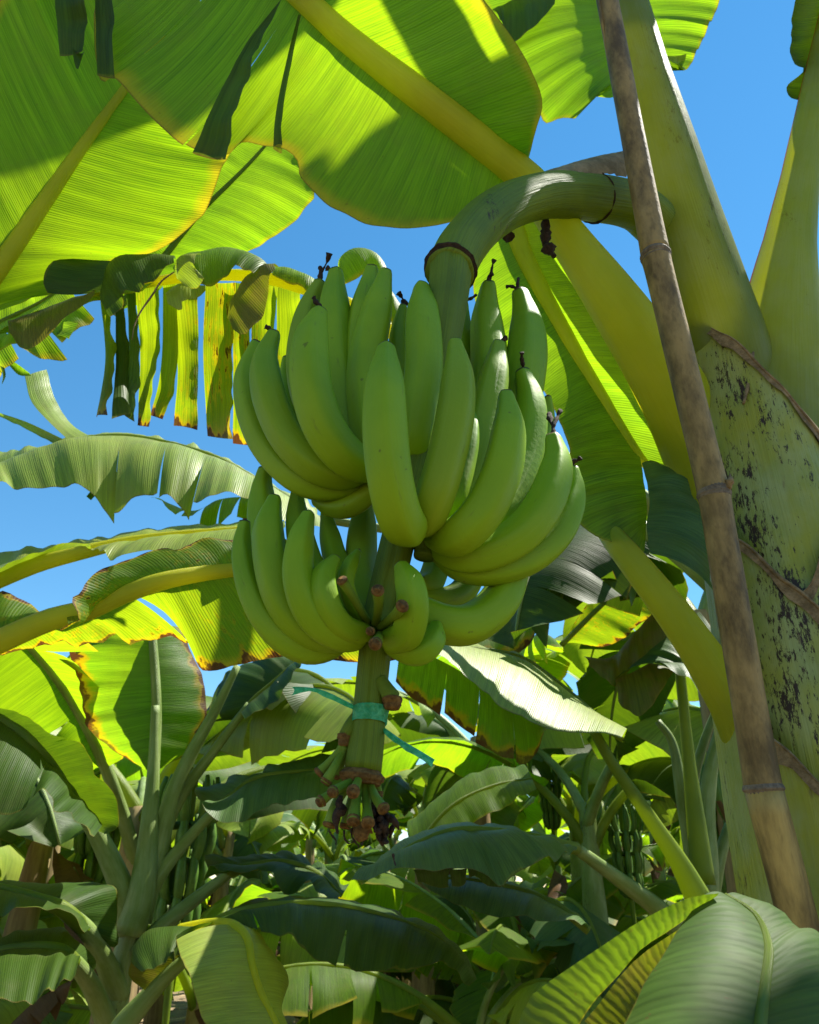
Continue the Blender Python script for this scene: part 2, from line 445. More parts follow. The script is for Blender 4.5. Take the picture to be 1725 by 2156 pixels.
def ground_material():
    m, nt, out = newmat('dry_earth'); k = N(nt)
    tc = k.n('ShaderNodeTexCoord'); pos = tc.outputs['Object']
    a = k.noise(pos, .9, 5, .6); b = k.noise(pos, 14.0, 5, .65); g = k.noise(pos, 2.3, 4, .6)
    c = k.mix(k.ramp(b, .3, .7), (.09, .06, .03), (.21, .15, .08))
    c = k.mix(k.math('MULTIPLY', k.ramp(g, .52, .62), .75), c, (.085, .12, .025))
    c = k.mix(k.math('MULTIPLY', k.ramp(a, .5, .65), .5), c, (.26, .19, .10))
    bp = k.n('ShaderNodeBump', Strength=.8, Distance=.04); k.set(bp.inputs['Height'], b)
    pb = k.n('ShaderNodeBsdfPrincipled'); k.set(pb.inputs['Base Color'], c); k.set(pb.inputs['Normal'], bp.outputs[0]); pb.inputs['Roughness'].default_value = .9
    nt.links.new(pb.outputs[0], out.inputs[0])
    return m

M = {}
M['leaf'] = leaf_material('leaf_blade')
M['leafy'] = leaf_material('leaf_blade_yellow_margin', edge=.8, tra=(.36, .60, .006))
M['spotted'] = leaf_material('leaf_blade_spotted', spot=1.0, edge=.5, brown=.22, tra=(.42, .58, .006))
M['speck'] = leaf_material('leaf_blade_speckled', spot=.55, edge=.8, brown=.25, tra=(.36, .54, .006))
M['brown'] = leaf_material('leaf_blade_scorched', edge=.6, brown=.7)
M['dark'] = leaf_material('leaf_blade_shaded', col=(.032, .075, .008), tra=(.10, .19, .004), mixf=.40, edge=.15)  # darkened colour stands in for blades in shade or lying double
M['blue'] = leaf_material('leaf_blade_waxy', col=(.060, .125, .036), tra=(.14, .27, .012), mixf=.36, edge=.1, rough=.46)
M['pale'] = leaf_material('leaf_blade_sunlit', col=(.21, .30, .045), tra=(.32, .50, .01), mixf=.40, edge=.2, rough=.44, spec=.4)  # lightened base colour stands in for sunlit upper sides; also glossier
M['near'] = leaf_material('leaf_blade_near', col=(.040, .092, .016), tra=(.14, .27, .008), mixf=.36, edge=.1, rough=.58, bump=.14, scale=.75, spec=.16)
M['flap'] = leaf_material('leaf_blade_flap', col=(.075, .140, .015), tra=(.22, .38, .008), mixf=.42, edge=.5, rough=.5, bump=.2, scale=.8, dry=.12)
M['olive'] = leaf_material('leaf_blade_olive', col=(.085, .11, .015), tra=(.22, .26, .006), mixf=.42, edge=.2, dry=.3)
M['dry'] = leaf_material('leaf_blade_dead', col=(.10, .06, .03), tra=(.14, .075, .025), mixf=.35, edge=.0)
M['rib'] = stalk_material('midrib_yellow', (.56, .57, .03), (.42, .46, .025), tra=(.9, .85, .02))
M['ribg'] = stalk_material('midrib_green', (.22, .29, .04), (.15, .22, .03), tra=(.40, .48, .02))
M['pet'] = stalk_material('petiole_yellow', (.34, .42, .03), (.22, .32, .025), tra=(.92, .84, .012), red=.95, wax=.12)
M['petg'] = stalk_material('petiole_waxy', (.25, .31, .035), (.17, .24, .03), tra=(.46, .48, .015), red=.9, wax=.4, dark=.6)
M['sheath'] = stalk_material('leaf_sheath', (.19, .245, .040), (.27, .29, .020), wax=.45, dark=1.25, streak=.5)
M['sheath2'] = stalk_material('leaf_sheath_waxy', (.15, .22, .045), (.11, .17, .03), wax=.5, dark=.8, streak=.4)
M['farpet'] = stalk_material('petiole_pale', (.17, .24, .06), (.11, .17, .03), wax=.35, rough=.45)
M['stalk'] = stalk_material('bunch_stalk', (.135, .195, .006), (.085, .140, .005), streak=1.0, rough=.6, dark=.25)
M['stub'] = stalk_material('flower_stub', (.18, .28, .018), (.12, .20, .010), streak=.6, rough=.5)
M['cut'] = plain_material('cut_brown', (.095, .045, .009), (.22, .12, .03), 220.0, .85, .8)
M['black'] = plain_material('dried_black', (.018, .012, .009), (.05, .03, .02), 150.0, .9, .8)
M['bract'] = plain_material('dry_bract', (.13, .11, .06), (.26, .21, .12), 30.0, .8, .6, (1, 1, 1))
M['margin'] = plain_material('dry_margin', (.11, .075, .032), (.27, .19, .095), 60.0, .85, .6)
M['bamboo'] = plain_material('bamboo_weathered', (.080, .052, .016), (.30, .208, .074), 24.0, .62, .5, (1, 1, .4), 6)
M['bamboo2'] = plain_material('bamboo_tan', (.080, .052, .014), (.42, .295, .085), 20.0, .6, .5, (1, 1, .25), 6)
M['node'] = plain_material('bamboo_node', (.09, .07, .05), (.21, .165, .115), 60.0, .8, .8)
M['banana'] = banana_material()
M['bananad'] = plain_material('banana_skin_deep', (.045, .115, .014), (.085, .17, .02), 14.0, .5, .2)
M['ribbon'] = ribbon_material()
M['ground'] = ground_material()
M['litter'] = plain_material('leaf_litter', (.18, .12, .06), (.42, .32, .18), 30.0, .9, .3)
M['grass'] = leaf_material('weed_leaf', col=(.07, .14, .02), tra=(.2, .32, .02), edge=.1)
M['bark'] = plain_material('old_sheath', (.16, .11, .055), (.33, .25, .11), 12.0, .8, .7, (1, 1, .3))

# ------------------------------------------------------------------ ground
gm = MB()
gx = np.concatenate([np.linspace(-300, -22, 12), np.linspace(-20, 20, 70), np.linspace(22, 300, 12)])
gy = np.concatenate([np.linspace(-60, -4, 8), np.linspace(-3, 34, 70), np.linspace(37, 500, 14)])
X, Yg = np.meshgrid(gx, gy, indexing='ij')
Z = .035 * np.sin(X * 1.7 + .6 * np.sin(Yg * 1.1)) + .03 * np.sin(Yg * 2.3 + X * .7) - .03
gm.grid(np.stack([X, Yg, Z], -1), np.stack([X, Yg], -1))
g = gm.build('ground', M['ground']); g['kind'] = 'structure'
rg = np.random.RandomState(3)
lit = MB()
for i in range(2600):
    y = 2.2 + 22 * rg.rand() ** 1.4; x = rg.uniform(-.75, .75) * (y + 1.5)
    l = rg.uniform(.05, .28); w = rg.uniform(.012, .05); a = rg.rand() * 6.28; c, s_ = math.cos(a), math.sin(a)
    u = np.linspace(-1, 1, 4)
    zz = .012 + .03 * rg.rand() + .05 * rg.rand() * (u ** 2) + (.035 * math.sin(x * 1.7 + .6 * math.sin(y * 1.1)) + .03 * math.sin(y * 2.3 + x * .7) - .03)
    P = np.stack([np.stack([x + c * u * l - s_ * q * w, y + s_ * u * l + c * q * w, zz + abs(q) * .01], -1) for q in (-1, 1)], 1)
    lit.grid(P, np.zeros((4, 2, 2)))
lo = lit.build('leaf_litter', M['litter']); lo['kind'] = 'stuff'; lo['label'] = 'dry straw coloured leaf litter strewn over the earth'; lo['category'] = 'leaf litter'
gr = MB()
for i in range(2600):
    y = 2.4 + 18 * rg.rand() ** 1.3; x = rg.uniform(-.75, .75) * (y + 1.5)
    if math.sin(x * 1.3 + 2) + math.sin(y * .9) < .2: continue
    h = rg.uniform(.06, .26); a = rg.rand() * 6.28; w = .006 + .004 * rg.rand(); b = rg.uniform(.1, .7) * h
    P = np.array([[[x - w, y, -.03], [x + w, y, -.03]], [[x - w * .8 + b * .3 * math.cos(a), y + b * .3 * math.sin(a), h * .6], [x + w * .8 + b * .3 * math.cos(a), y + b * .3 * math.sin(a), h * .6]],
                  [[x + b * math.cos(a), y + b * math.sin(a), h], [x + b * math.cos(a) + .001, y + b * math.sin(a), h]]])
    gr.grid(P, np.full((3, 2, 2), .5))
go = gr.build('weeds', M['grass']); go['kind'] = 'stuff'; go['label'] = 'sparse green weeds growing between the plants'; go['category'] = 'weeds'

# ------------------------------------------------------------------ a leaf from its midrib and its halves
def leaf(parent, mid, halves=(), mat='leaf', rib='rib', r=(.016, .004), ribn=40, bd=(0, 0, 1), label=None, flaps=(), petiole=None, seed=1, ribflat=1.0, ribmid=None):
    """halves / flaps: (c0 or None, c1, options); None takes the midrib"""
    mb = MB()
    for i, (c0, c1, kw) in enumerate(halves):
        kw = dict(kw); kw.setdefault('seed', seed * 13 + i); kw.setdefault('bdir', bd)
        blade(mb, mid if c0 is None else c0, c1, **kw)
    b = mb.build('leaf', M[mat], parent, label=label)
    if r:
        tb = MB(); tube(tb, ribmid or mid, r, ribn, 12, True, flat=ribflat); tb.build('midrib', M[rib], b)
    if petiole:
        pts, rad, od, pm = petiole
        pb = MB(); crescent(pb, pts, rad, od, 125, 0 if pm == 'pet' else .34); pb.build('petiole', M[pm], b)
    for i, (c0, c1, mm, kw) in enumerate(flaps):
        fb = MB(); kw = dict(kw); kw.setdefault('seed', seed * 31 + i); kw.setdefault('bdir', bd)
        blade(fb, c0, c1, **kw); fb.build('leaf_strip', M[mm], b)
    return b

# ================================================================== MAIN PLANT (right)
TX, TY = .588, 1.10
main = thing('banana_plant', 'tall banana plant with blotched green trunk behind the bamboo pole', 'banana plant', (TX, TY, 0))
tb = MB()
tube(tb, [(TX, TY, -.05), (TX, TY, .8), (TX, TY, 1.6), (TX, TY, 2.05), (TX + .005, TY, 2.16)], [.15, .138, .122, .096, .06], 60, 40, wob=.006)
tb.build('pseudostem', M['sheath'], main)
def sheath(phi0, phi1, ztop, zbot, dr, mat, seed):
    """shell round the trunk; ztop gives the height of its slanting dry margin at fractions of the turn"""
    mb = MB(); n, m = 40, 46
    f = np.linspace(0, 1, n); ph = R(phi0) + (R(phi1) - R(phi0)) * f
    zt = np.interp(f, np.linspace(0, 1, len(ztop)), ztop)
    zt = zt + .006 * np.sin(f * 17 + seed) + .003 * np.sin(f * 41 + seed * 2)
    s = np.linspace(0, 1, m)
    Zz = zt[:, None] + (zbot - zt[:, None]) * s[None]
    rr = np.interp(Zz, [0, .8, 1.6, 2.1, 2.45], [.15, .138, .122, .096, .086]) + dr * (1 - .5 * s[None]) + .004 * np.exp(-s[None] * 14)
    rr = rr + .002 * np.sin(ph[:, None] * 6 + Zz * 9 + seed)
    P = np.stack([TX + rr * np.sin(ph)[:, None], TY - rr * np.cos(ph)[:, None], Zz], -1)
    UV = np.stack([Zz, np.repeat(f[:, None], m, 1)], -1)
    mb.grid(P, UV)
    o = mb.build('leaf_sheath', M[mat], main)
    e = MB(); Q = P[:, 0] + np.stack([np.sin(ph) * .002, -np.cos(ph) * .002, np.zeros(n)], 1)
    tube(e, Q, [.0015, .0028, .0020, .0030, .0018], 90, 6, wob=.3, seed=seed)
    # a strip of papery dead tissue along the margin
    ex = np.linspace(0, 1, 4)[None, :, None]
    lip = P[:, :1] + (np.stack([np.sin(ph) * .0015, -np.cos(ph) * .0015, -.014 - .013 * np.sin(f * 9 + seed) ** 2 - .006 * np.sin(f * 31) ** 2], 1))[:, None] * ex + np.stack([np.sin(ph), -np.cos(ph), ph * 0], 1)[:, None] * .0025
    e.grid(lip, np.zeros(lip.shape[:2] + (2,)))
    e.build('sheath_margin', M['margin'], o)
    return o
# angles: 0 faces the camera, negative turns left, positive right
sheath(-95, 65, [2.47, 2.41, 2.33, 2.22, 2.10, 1.97], 1.2, .010, 'sheath', 1)
sheath(-40, 100, [1.82, 1.90, 1.99, 2.07, 2.13, 2.18], 1.0, .015, 'sheath', 2)
sheath(-95, 45, [2.06, 2.00, 1.92, 1.82, 1.72, 1.62], .9, .025, 'sheath', 3)
sheath(-42, 95, [1.44, 1.64, 1.72, 1.77, 1.82, 1.86], .7, .032, 'sheath', 4)
sheath(-95, 30, [1.86, 1.76, 1.66, 1.55, 1.44, 1.32], .5, .039, 'sheath', 5)
sheath(-70, 100, [1.05, 1.16, 1.30, 1.42, 1.5, 1.52], .3, .046, 'sheath2', 6)

for pts, rr in (([V(1578, 640, 1.06), V(1588, 690, 1.045), V(1586, 740, 1.03), V(1578, 800, 1.01), V(1566, 850, 1.0)], [.001, .002, .003, .003, .002]),):
    mb = MB(); tube(mb, pts, rr, 40, 7, wob=.25, seed=int(pts[0][0] * 100)); mb.build('dry_margin', M['margin'], main)
# leaf A: the broad backlit blade overhead
A_mid = [V(1108, 378, .95), V(1000, 290, .92), V(870, 190, .88), V(740, 90, .85), V(640, 0, .82), V(520, -110, .80), V(380, -240, .78), V(250, -350, .78)]
A_low = [V(1090, 385, .95), V(1040, 420, .955), V(960, 470, .955), V(830, 487, .95), V(735, 462, .94), V(640, 388, .93), V(628, 345, .92), V(595, 322, .91), V(520, 300, .905), V(475, 333, .90), V(405, 318, .895), V(320, 250, .89), V(250, 175, .88), V(205, 155, .88), V(196, 0, .86), V(190, -150, .85), V(225, -300, .80)]
A_up = [V(1112, 355, .96), V(1115, 325, .93), V(1130, 270, .85), V(1141, 220, .82), V(1120, 150, .79), V(1080, 80, .77), V(1020, 0, .76), V(950, -90, .74), V(830, -230, .70), V(650, -330, .68), V(330, -400, .72)]
A_pet = [V(1130, 410, .965), V(1190, 492, .98), V(1288, 628, 1.0), V(1396, 790, 1.06), V(1466, 930, 1.13), V(1530, 1090, 1.20)]
leaf(main, A_mid, [(None, A_low, dict(bulge=.05, bdir=(0, 0, 1), m=16, wave=.004, k=5, tears=(.46, .60), s0=.25, gap=.006, droop=.012)),
                   (None, A_up, dict(bulge=.06, m=14, wave=.004, k=5))],
     mat='leafy', r=(.031, .030, .024, .020, .014, .007), bd=(0, 0, 1), seed=2, ribmid=[V(1165, 435, .975)] + A_mid,
     label='broad backlit leaf with yellow margin arching over the bunch',
     petiole=(A_pet, [.029, .036, .047, .057, .064, .07], (.55, .45, .7), 'pet'),
     flaps=[([V(590, 0, .80), V(520, 90, .83), V(455, 210, .86), V(405, 322, .885)], [V(592, 0, .80), V(545, 100, .83), V(498, 230, .86), V(475, 336, .885)], 'dark', dict(m=8, bulge=.1, swap=True)),
            ([V(203, -60, .80), V(200, 20, .83), V(205, 158, .87)], [V(236, -60, .80), V(236, 60, .83), V(242, 165, .87)], 'dark', dict(m=6, bulge=.1, swap=True)),
            ([V(115, -60, .80), V(117, 20, .82), V(126, 118, .85)], [V(178, -60, .80), V(180, 20, .82), V(174, 108, .85)], 'dark', dict(m=6, bulge=.1, swap=True)),
            ([V(152, 100, .845), V(155, 125, .85), V(160, 143, .85)], [V(174, 100, .845), V(172, 125, .85), V(166, 142, .85)], 'dark', dict(m=5, bulge=.5, swap=True)),
            ([V(628, 30, .81), V(605, 120, .85), V(582, 230, .88), V(575, 312, .90)], [V(634, 30, .81), V(618, 110, .85), V(596, 230, .88), V(594, 324, .90)], 'dark', dict(m=5, bulge=.1, swap=True)),
            ([V(1100, 300, .94), V(1088, 322, .94), V(1098, 350, .95), V(1118, 372, .96)], [V(1078, 300, .93), V(1068, 318, .935), V(1080, 345, .945), V(1105, 370, .955)], 'leafy', dict(m=6, bulge=.3, wave=.006, k=18))])

# leaf B: hanging blade with a bright yellow midrib behind the bunch
B_mid = [V(1068, 400, 1.20), V(1100, 520, 1.21), V(1170, 660, 1.21), V(1260, 820, 1.21), V(1340, 950, 1.20), V(1385, 1008, 1.19), V(1425, 1048, 1.18)]
B_left = [V(1050, 440, 1.20), V(1000, 560, 1.24), V(1010, 660, 1.26), V(1090, 760, 1.25), V(1150, 830, 1.22), V(1195, 930, 1.16), V(1210, 1020, 1.06), V(1218, 1106, 1.03), V(1300, 1142, 1.02), V(1358, 1158, 1.01)]
B_right = [V(1110, 420, 1.15), V(1165, 520, 1.12), V(1262, 655, 1.11), V(1340, 770, 1.12), V(1440, 900, 1.145), V(1480, 1060, 1.15), V(1485, 1120, 1.15)]
leaf(main, B_mid, [(B_mid[:5] + [V(1350, 972, 1.16), V(1362, 1060, 1.10), V(1360, 1120, 1.05)], B_left, dict(bulge=.05, bdir=(0, -1, 0), m=14, wave=.003)), (None, B_right, dict(bulge=.04, bdir=(0, 0, 1), m=14, wave=.003))],
     mat='leaf', rib='rib', r=(.026, .024, .018, .013, .009, .006), seed=3, label='hanging leaf with glowing yellow midrib behind the bunch',
     flaps=[([V(1352, 974, 1.14), V(1368, 1050, 1.06), V(1362, 1105, 1.02), V(1370, 1166, 1.0)], [V(1392, 972, 1.15), V(1436, 1006, 1.10), V(1492, 1100, 1.03), V(1502, 1246, 1.0)], 'blue', dict(m=12, bulge=.16, bdir=(0, -1, 0)))],
     petiole=([V(1066, 380, 1.20), V(1180, 470, 1.20), V(1320, 640, 1.19), V(1480, 900, 1.16), V(1570, 1100, 1.12)], [.024, .028, .032, .04, .05], (.5, .5, .7), 'pet'))

# lower petiole E whose blade is hidden
eb = MB()
crescent(eb, [V(1225, 1030, 1.16), V(1284, 1122, 1.06), V(1330, 1180, 1.02), V(1400, 1268, 1.01), V(1470, 1365, 1.03), V(1540, 1475, 1.06), V(1620, 1610, 1.10)], [.013, .016, .019, .023, .027, .033, .05], (.55, .55, .62), 125, 0)
eo = eb.build('petiole', M['pet'], main, label='yellow green petiole with red margins rising beside the pole')

# petiole C, leaf C beyond the top; petiole D with its blade above the frame
cb = MB()
C_pts = [V(1580, 1000, 1.15), V(1552, 880, 1.13), V(1518, 740, 1.095), V(1480, 620, 1.075), V(1428, 440, 1.07), V(1370, 220, 1.06), V(1312, 0, 1.05), V(1262, -190, 1.03), V(1215, -360, 1.0)]
crescent(cb, C_pts, [.080, .082, .076, .068, .057, .053, .052, .048, .04], (.88, .45, .1), 128, .4, n=60, sides=26)
cb.build('petiole', M['petg'], main, label='thick waxy petiole climbing out of the top')
db = MB()
D_pts = [V(1625, 1010, 1.10), V(1632, 900, 1.11), V(1635, 800, 1.12), V(1640, 700, 1.12), V(1655, 560, 1.12), V(1680, 400, 1.12), V(1712, 230, 1.12), V(1740, 90, 1.12), V(1765, -40, 1.12)]
crescent(db, D_pts, [.090, .084, .070, .050, .039, .036, .034, .030, .026], (-.62, .75, .15), 132, 0, n=60, sides=26)
db.build('petiole', M['petg'], main, label='waxy petiole with red edged yellow channel')
dt = D_pts[-1]
D_mid = [dt, np.array((1.15, 1.10, 3.80)), np.array((1.17, 1.12, 3.98)), np.array((1.11, 1.17, 4.15)), np.array((1.02, 1.22, 4.30)), np.array((.88, 1.27, 4.42))]  # unseen blade, shaped to shade the bunch but spare its right fingers
dm = np.asarray(D_mid); dw = np.array([.02, .04, .15, .32, .34, .05])[:, None]
D_a = dm + np.array([-.80, .50, .30]) * dw; D_b = dm + np.array([.80, -.50, .10]) * dw
leaf(main, D_mid, [(None, D_a, dict(bulge=.06)), (None, D_b, dict(bulge=.06))], r=(.024, .02, .012, .005), seed=5, label='leaf on the right petiole')
C_top = C_pts[-1]
C_mid = [C_top, np.array((.50, 1.04, 4.25)), np.array((.33, 1.12, 4.42)), np.array((.08, 1.20, 4.44)), np.array((-.18, 1.26, 4.34)), np.array((-.42, 1.30, 4.12))]  # unseen blade, laid so its shadow falls on the left of leaf A
cm = np.asarray(C_mid); cw = np.array([.03, .12, .28, .31, .25, .03])[:, None]
leaf(main, C_mid, [(None, cm + np.array([.25, .93, .05]) * cw, dict(bulge=.05)), (None, cm + np.array([-.2, -.95, -.12]) * cw, dict(bulge=.05))], r=(.04, .02, .006), seed=6, label='leaf above the thick waxy petiole')
S_mid = [np.array((1.20, 1.06, 2.95)), np.array((1.38, 1.09, 3.32)), np.array((1.47, 1.12, 3.58)), np.array((1.50, 1.15, 3.82)), np.array((1.50, 1.18, 4.05))]  # added leaf out of view, placed to throw shade on leaf Q
sm_ = np.asarray(S_mid); sw_ = np.array([.04, .16, .27, .27, .03])[:, None]
leaf(main, S_mid, [(None, sm_ + np.array([.85, .5, -.1]) * sw_, dict(bulge=.05)), (None, sm_ + np.array([-.85, -.5, -.1]) * sw_, dict(bulge=.05))], r=(.03, .02, .006), seed=41, label='unseen leaf added to shade the foreground leaf',
     petiole=([S_mid[0], np.array((1.0, 1.08, 2.6)), np.array((.78, 1.13, 2.05)), np.array((.64, 1.12, 1.8))], [.03, .034, .04, .05], (-.5, 0, .8), 'petg'))
# leaf T: rippled blade seen behind the top of the pole
T_mid = [V(1312, 205, 1.34), V(1302, 100, 1.34), V(1285, 0, 1.33), V(1270, -60, 1.32), V(1255, -130, 1.30)]
leaf(main, T_mid, [(None, [V(1285, 207, 1.33), V(1252, 204, 1.32), V(1224, 218, 1.32), V(1212, 250, 1.31), V(1175, 250, 1.31), V(1140, 244, 1.31), V(1100, 180, 1.30), V(1040, 60, 1.28), V(1010, -10, 1.26), V(1060, -60, 1.26), V(1180, -110, 1.27)], dict(bulge=.07, bdir=(0, -1, 0), wave=.007, k=6, m=16)),
                   (None, [V(1395, 112, 1.32), V(1420, 128, 1.31), V(1446, 147, 1.30), V(1482, 78, 1.30), V(1516, 0, 1.29), V(1520, -60, 1.28), V(1400, -110, 1.28)], dict(bulge=.06, bdir=(0, -1, 0), wave=.005, m=14))],
     mat='leaf', r=(.012, .02, .024), seed=7, label='rippled leaf behind the top of the pole',
     flaps=[([V(1035, 22, 1.26), V(1100, -10, 1.26), V(1170, -30, 1.27)], [V(1052, 45, 1.24), V(1075, 88, 1.24), V(1120, 60, 1.25), V(1168, 10, 1.26)], 'dark', dict(m=8, bulge=.1)),
            ([V(1398, 116, 1.30), V(1425, 118, 1.29), V(1446, 113, 1.29)], [V(1402, 122, 1.30), V(1425, 136, 1.29), V(1444, 147, 1.29)], 'pale', dict(m=5, bulge=.3))])
# a dark blade and its torn foot at the right edge
leaf(main, [V(1740, 230, 1.16), V(1745, 120, 1.15), V(1760, 0, 1.13), V(1790, -120, 1.1)],
     [(None, [V(1700, 205, 1.14), V(1662, 205, 1.13), V(1658, 180, 1.12), V(1690, 150, 1.12), V(1668, 125, 1.10), V(1666, 60, 1.08), V(1675, 0, 1.06), V(1700, -110, 1.04)], dict(bulge=.08, wave=.002, k=9, m=12))],
     mat='dark', r=(.012, .012), seed=8, label='dark leaf base with torn foot beside the red edged petiole')
# leaf Q: the large near leaf drooping across the foot of the pole
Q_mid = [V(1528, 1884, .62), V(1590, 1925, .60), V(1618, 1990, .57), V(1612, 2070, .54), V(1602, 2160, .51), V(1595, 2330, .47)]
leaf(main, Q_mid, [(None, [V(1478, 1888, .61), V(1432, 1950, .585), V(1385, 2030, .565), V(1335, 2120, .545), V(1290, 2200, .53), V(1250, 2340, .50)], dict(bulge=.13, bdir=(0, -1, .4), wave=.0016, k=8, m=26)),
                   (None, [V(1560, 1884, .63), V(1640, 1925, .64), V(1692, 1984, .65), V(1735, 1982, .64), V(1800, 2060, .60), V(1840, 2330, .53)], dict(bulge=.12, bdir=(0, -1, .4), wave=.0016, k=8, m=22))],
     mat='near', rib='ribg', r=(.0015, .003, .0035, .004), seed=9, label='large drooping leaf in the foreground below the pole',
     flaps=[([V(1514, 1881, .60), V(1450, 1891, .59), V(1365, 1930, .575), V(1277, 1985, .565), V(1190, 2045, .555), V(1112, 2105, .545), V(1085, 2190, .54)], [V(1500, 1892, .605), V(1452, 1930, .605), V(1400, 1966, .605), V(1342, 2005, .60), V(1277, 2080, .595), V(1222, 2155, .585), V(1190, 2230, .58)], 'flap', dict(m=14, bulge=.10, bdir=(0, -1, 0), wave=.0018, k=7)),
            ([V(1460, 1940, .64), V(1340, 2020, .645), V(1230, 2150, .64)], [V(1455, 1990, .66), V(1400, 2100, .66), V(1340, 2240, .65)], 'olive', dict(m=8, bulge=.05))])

# dried bract on the arching stalk and the black rags by the petiole
bb = MB()
blade(bb, [V(1118, 371, .875), V(1180, 350, .90), V(1250, 330, .94), V(1320, 316, .98)], [V(1125, 375, .86), V(1190, 372, .88), V(1260, 366, .92), V(1320, 372, .96)], m=8, bulge=.12, bdir=(0, -1, .5), wave=.0015, k=30)
bb.build('dry_bract', M['bract'], main, label='brown dry bract lying on the arching stalk')
for pts in ([(1148, 465), (1150, 490), (1146, 516)], [(1150, 510), (1158, 528), (1168, 540)], [(1066, 490), (1072, 500), (1070, 506)]):
    rb = MB(); tube(rb, L(V, .94, *pts), [.006, .010, .004], 10, 6, wob=.3, seed=pts[0][0]); rb.build('dry_remnant', M['black'], main)

# ================================================================== BAMBOO POLE
pole = thing('bamboo_pole', 'weathered bamboo pole with ringed nodes propped before the trunk', 'pole', V(1712, 2040, .95) * [1, 1, 0])
pc = [(1760, 2330, .97, 47), (1690, 1980, .95, 45), (1608, 1662, .94, 40), (1504, 1042, .92, 34), (1381, 540, .90, 31), (1326, 250, .89, 26), (1281, 10, .88, 24), (1240, -190, .87, 21)]
PP = np.array([V(a, b, c) for a, b, c, _ in pc]); PR = [pw(h * .93, p) for (_, _, _, h), p in zip(pc, PP)]
base = PP[0] + (PP[0] - PP[1]) * ((PP[0][2] + .04) / (PP[1][2] - PP[0][2]))
PP = np.vstack([base, PP]); PR = [PR[0]] + PR
nodes_at = [2, 3, 4, 5]
segs = [(0, 1, 2, 3), (3, 4), (4, 5), (5, 6, 7, 8)]
rg = np.random.RandomState(4)
for j, sg in enumerate(segs):
    mb = MB(); pts = [PP[i] for i in sg]; rr = [PR[i] for i in sg]
    C = crs(pts, 20)
    f = np.linspace(0, 1, 20)
    rad = np.interp(f, np.linspace(0, 1, len(rr)), rr) * (1 + .05 * (np.exp(-f * 26) + np.exp(-(1 - f) * 26)))
    tube(mb, pts, rad, 60, 28, wob=.006, seed=j)
    mb.build('internode', M['bamboo2' if j == 0 else 'bamboo'], pole)
for i in (3, 4, 5):
    mb = MB(); d = unit((PP[i + 1] - PP[i - 1])[None])[0]
    tube(mb, [PP[i] - d * .008, PP[i] - d * .003, PP[i], PP[i] + d * .004, PP[i] + d * .009], np.array([1.0, 1.05, 1.13, 1.06, 1.0]) * PR[i], 15, 28, wob=.02, seed=i)
    mb.build('node_ring', M['node'], pole)
mb = MB(); p = V(1532, 1028, .905)
tube(mb, [p, p + [.003, -.004, .008], p + [.006, -.004, .02]], [.006, .005, .001], 8, 6, wob=.2); mb.build('branch_stub', M['margin'], pole)
mb = MB(); tube(mb, [p + (V(1281, 120, .885) - p) * 1.0, V(1270, 40, .878), V(1262, -30, .875)], [.004, .009, .012], 16, 6, wob=.2, flat=.3); mb.build('peeling_strip', M['bamboo2'], pole)

# ================================================================== BUNCH
BY = .70
bunch = thing('banana_bunch', 'large bunch of unripe green bananas hanging on its arched stalk', 'banana bunch', V(790, 1400, BY))
stalk_pts = [V(1470, 640, 1.10), V(1418, 520, 1.07), V(1366, 455, 1.03), V(1322, 430, 1.0), V(1238, 415, .95), V(1162, 410, .90), V(1092, 425, .86), V(1028, 460, .81), V(975, 518, .765), V(946, 575, .735)]
sw = [44, 46, 48, 46, 46, 46, 47, 50, 52, 52]
mb = MB(); tube(mb, stalk_pts, [pw(w, p) for w, p in zip(sw, stalk_pts)], 90, 40, wob=.012, prof=lambda t: 1 + .010 * np.sin(t * 7) + .008 * np.sin(t * 13 + 1))
st = mb.build('stalk', M['stalk'], bunch, label='thick green arched stalk with dark scuffs')
low = [V(950, 560, .735), V(944, 620, .72), V(930, 720, .71), V(905, 860, .705), V(862, 1040, .70), V(828, 1180, .70), V(800, 1300, .70), V(789, 1380, .70), V(780, 1470, .70), V(772, 1560, .70), V(764, 1622, .70)]
lw = [44, 42, 40, 38, 38, 37, 37, 37, 35, 34, 38]
mb = MB(); tube(mb, low, [pw(w, p) for w, p in zip(lw, low)], 90, 32, wob=.01, prof=lambda t: 1 + .035 * np.sin(t * 6) + .02 * np.sin(t * 11 + 1))
mb.build('stalk', M['stalk'], bunch)
def ring(p, d, r, h, mat, name, seed=0, sc=(1.0, 1.1, 1.12, 1.0)):
    d = np.asarray(d, float) / np.linalg.norm(d); mb = MB()
    tube(mb, [p - d * h, p - d * h * .3, p + d * h * .3, p + d * h], np.array(sc) * r, 14, 48, wob=.03, seed=seed, prof=lambda t: 1 + .015 * np.sin(t * 9 + seed) + .012 * np.sin(t * 17)); return mb.build(name, M[mat], bunch)
ring(V(949, 566, .736), stalk_pts[-1] - stalk_pts[-2], pw(54, stalk_pts[-1]), .003, 'black', 'scar_ring', 1, (1, 1.04, 1.04, 1))
ring(V(1253, 418, .96), stalk_pts[4] - stalk_pts[5], pw(47.5, stalk_pts[4]), .0025, 'black', 'scar_ring', 2, (.98, 1.02, 1.02, .98))
ring(V(762, 1636, .70), low[-1] - low[-2], pw(44, low[-1]), .006, 'cut', 'scar_ring', 3, (.86, 1.08, 1.06, .9))
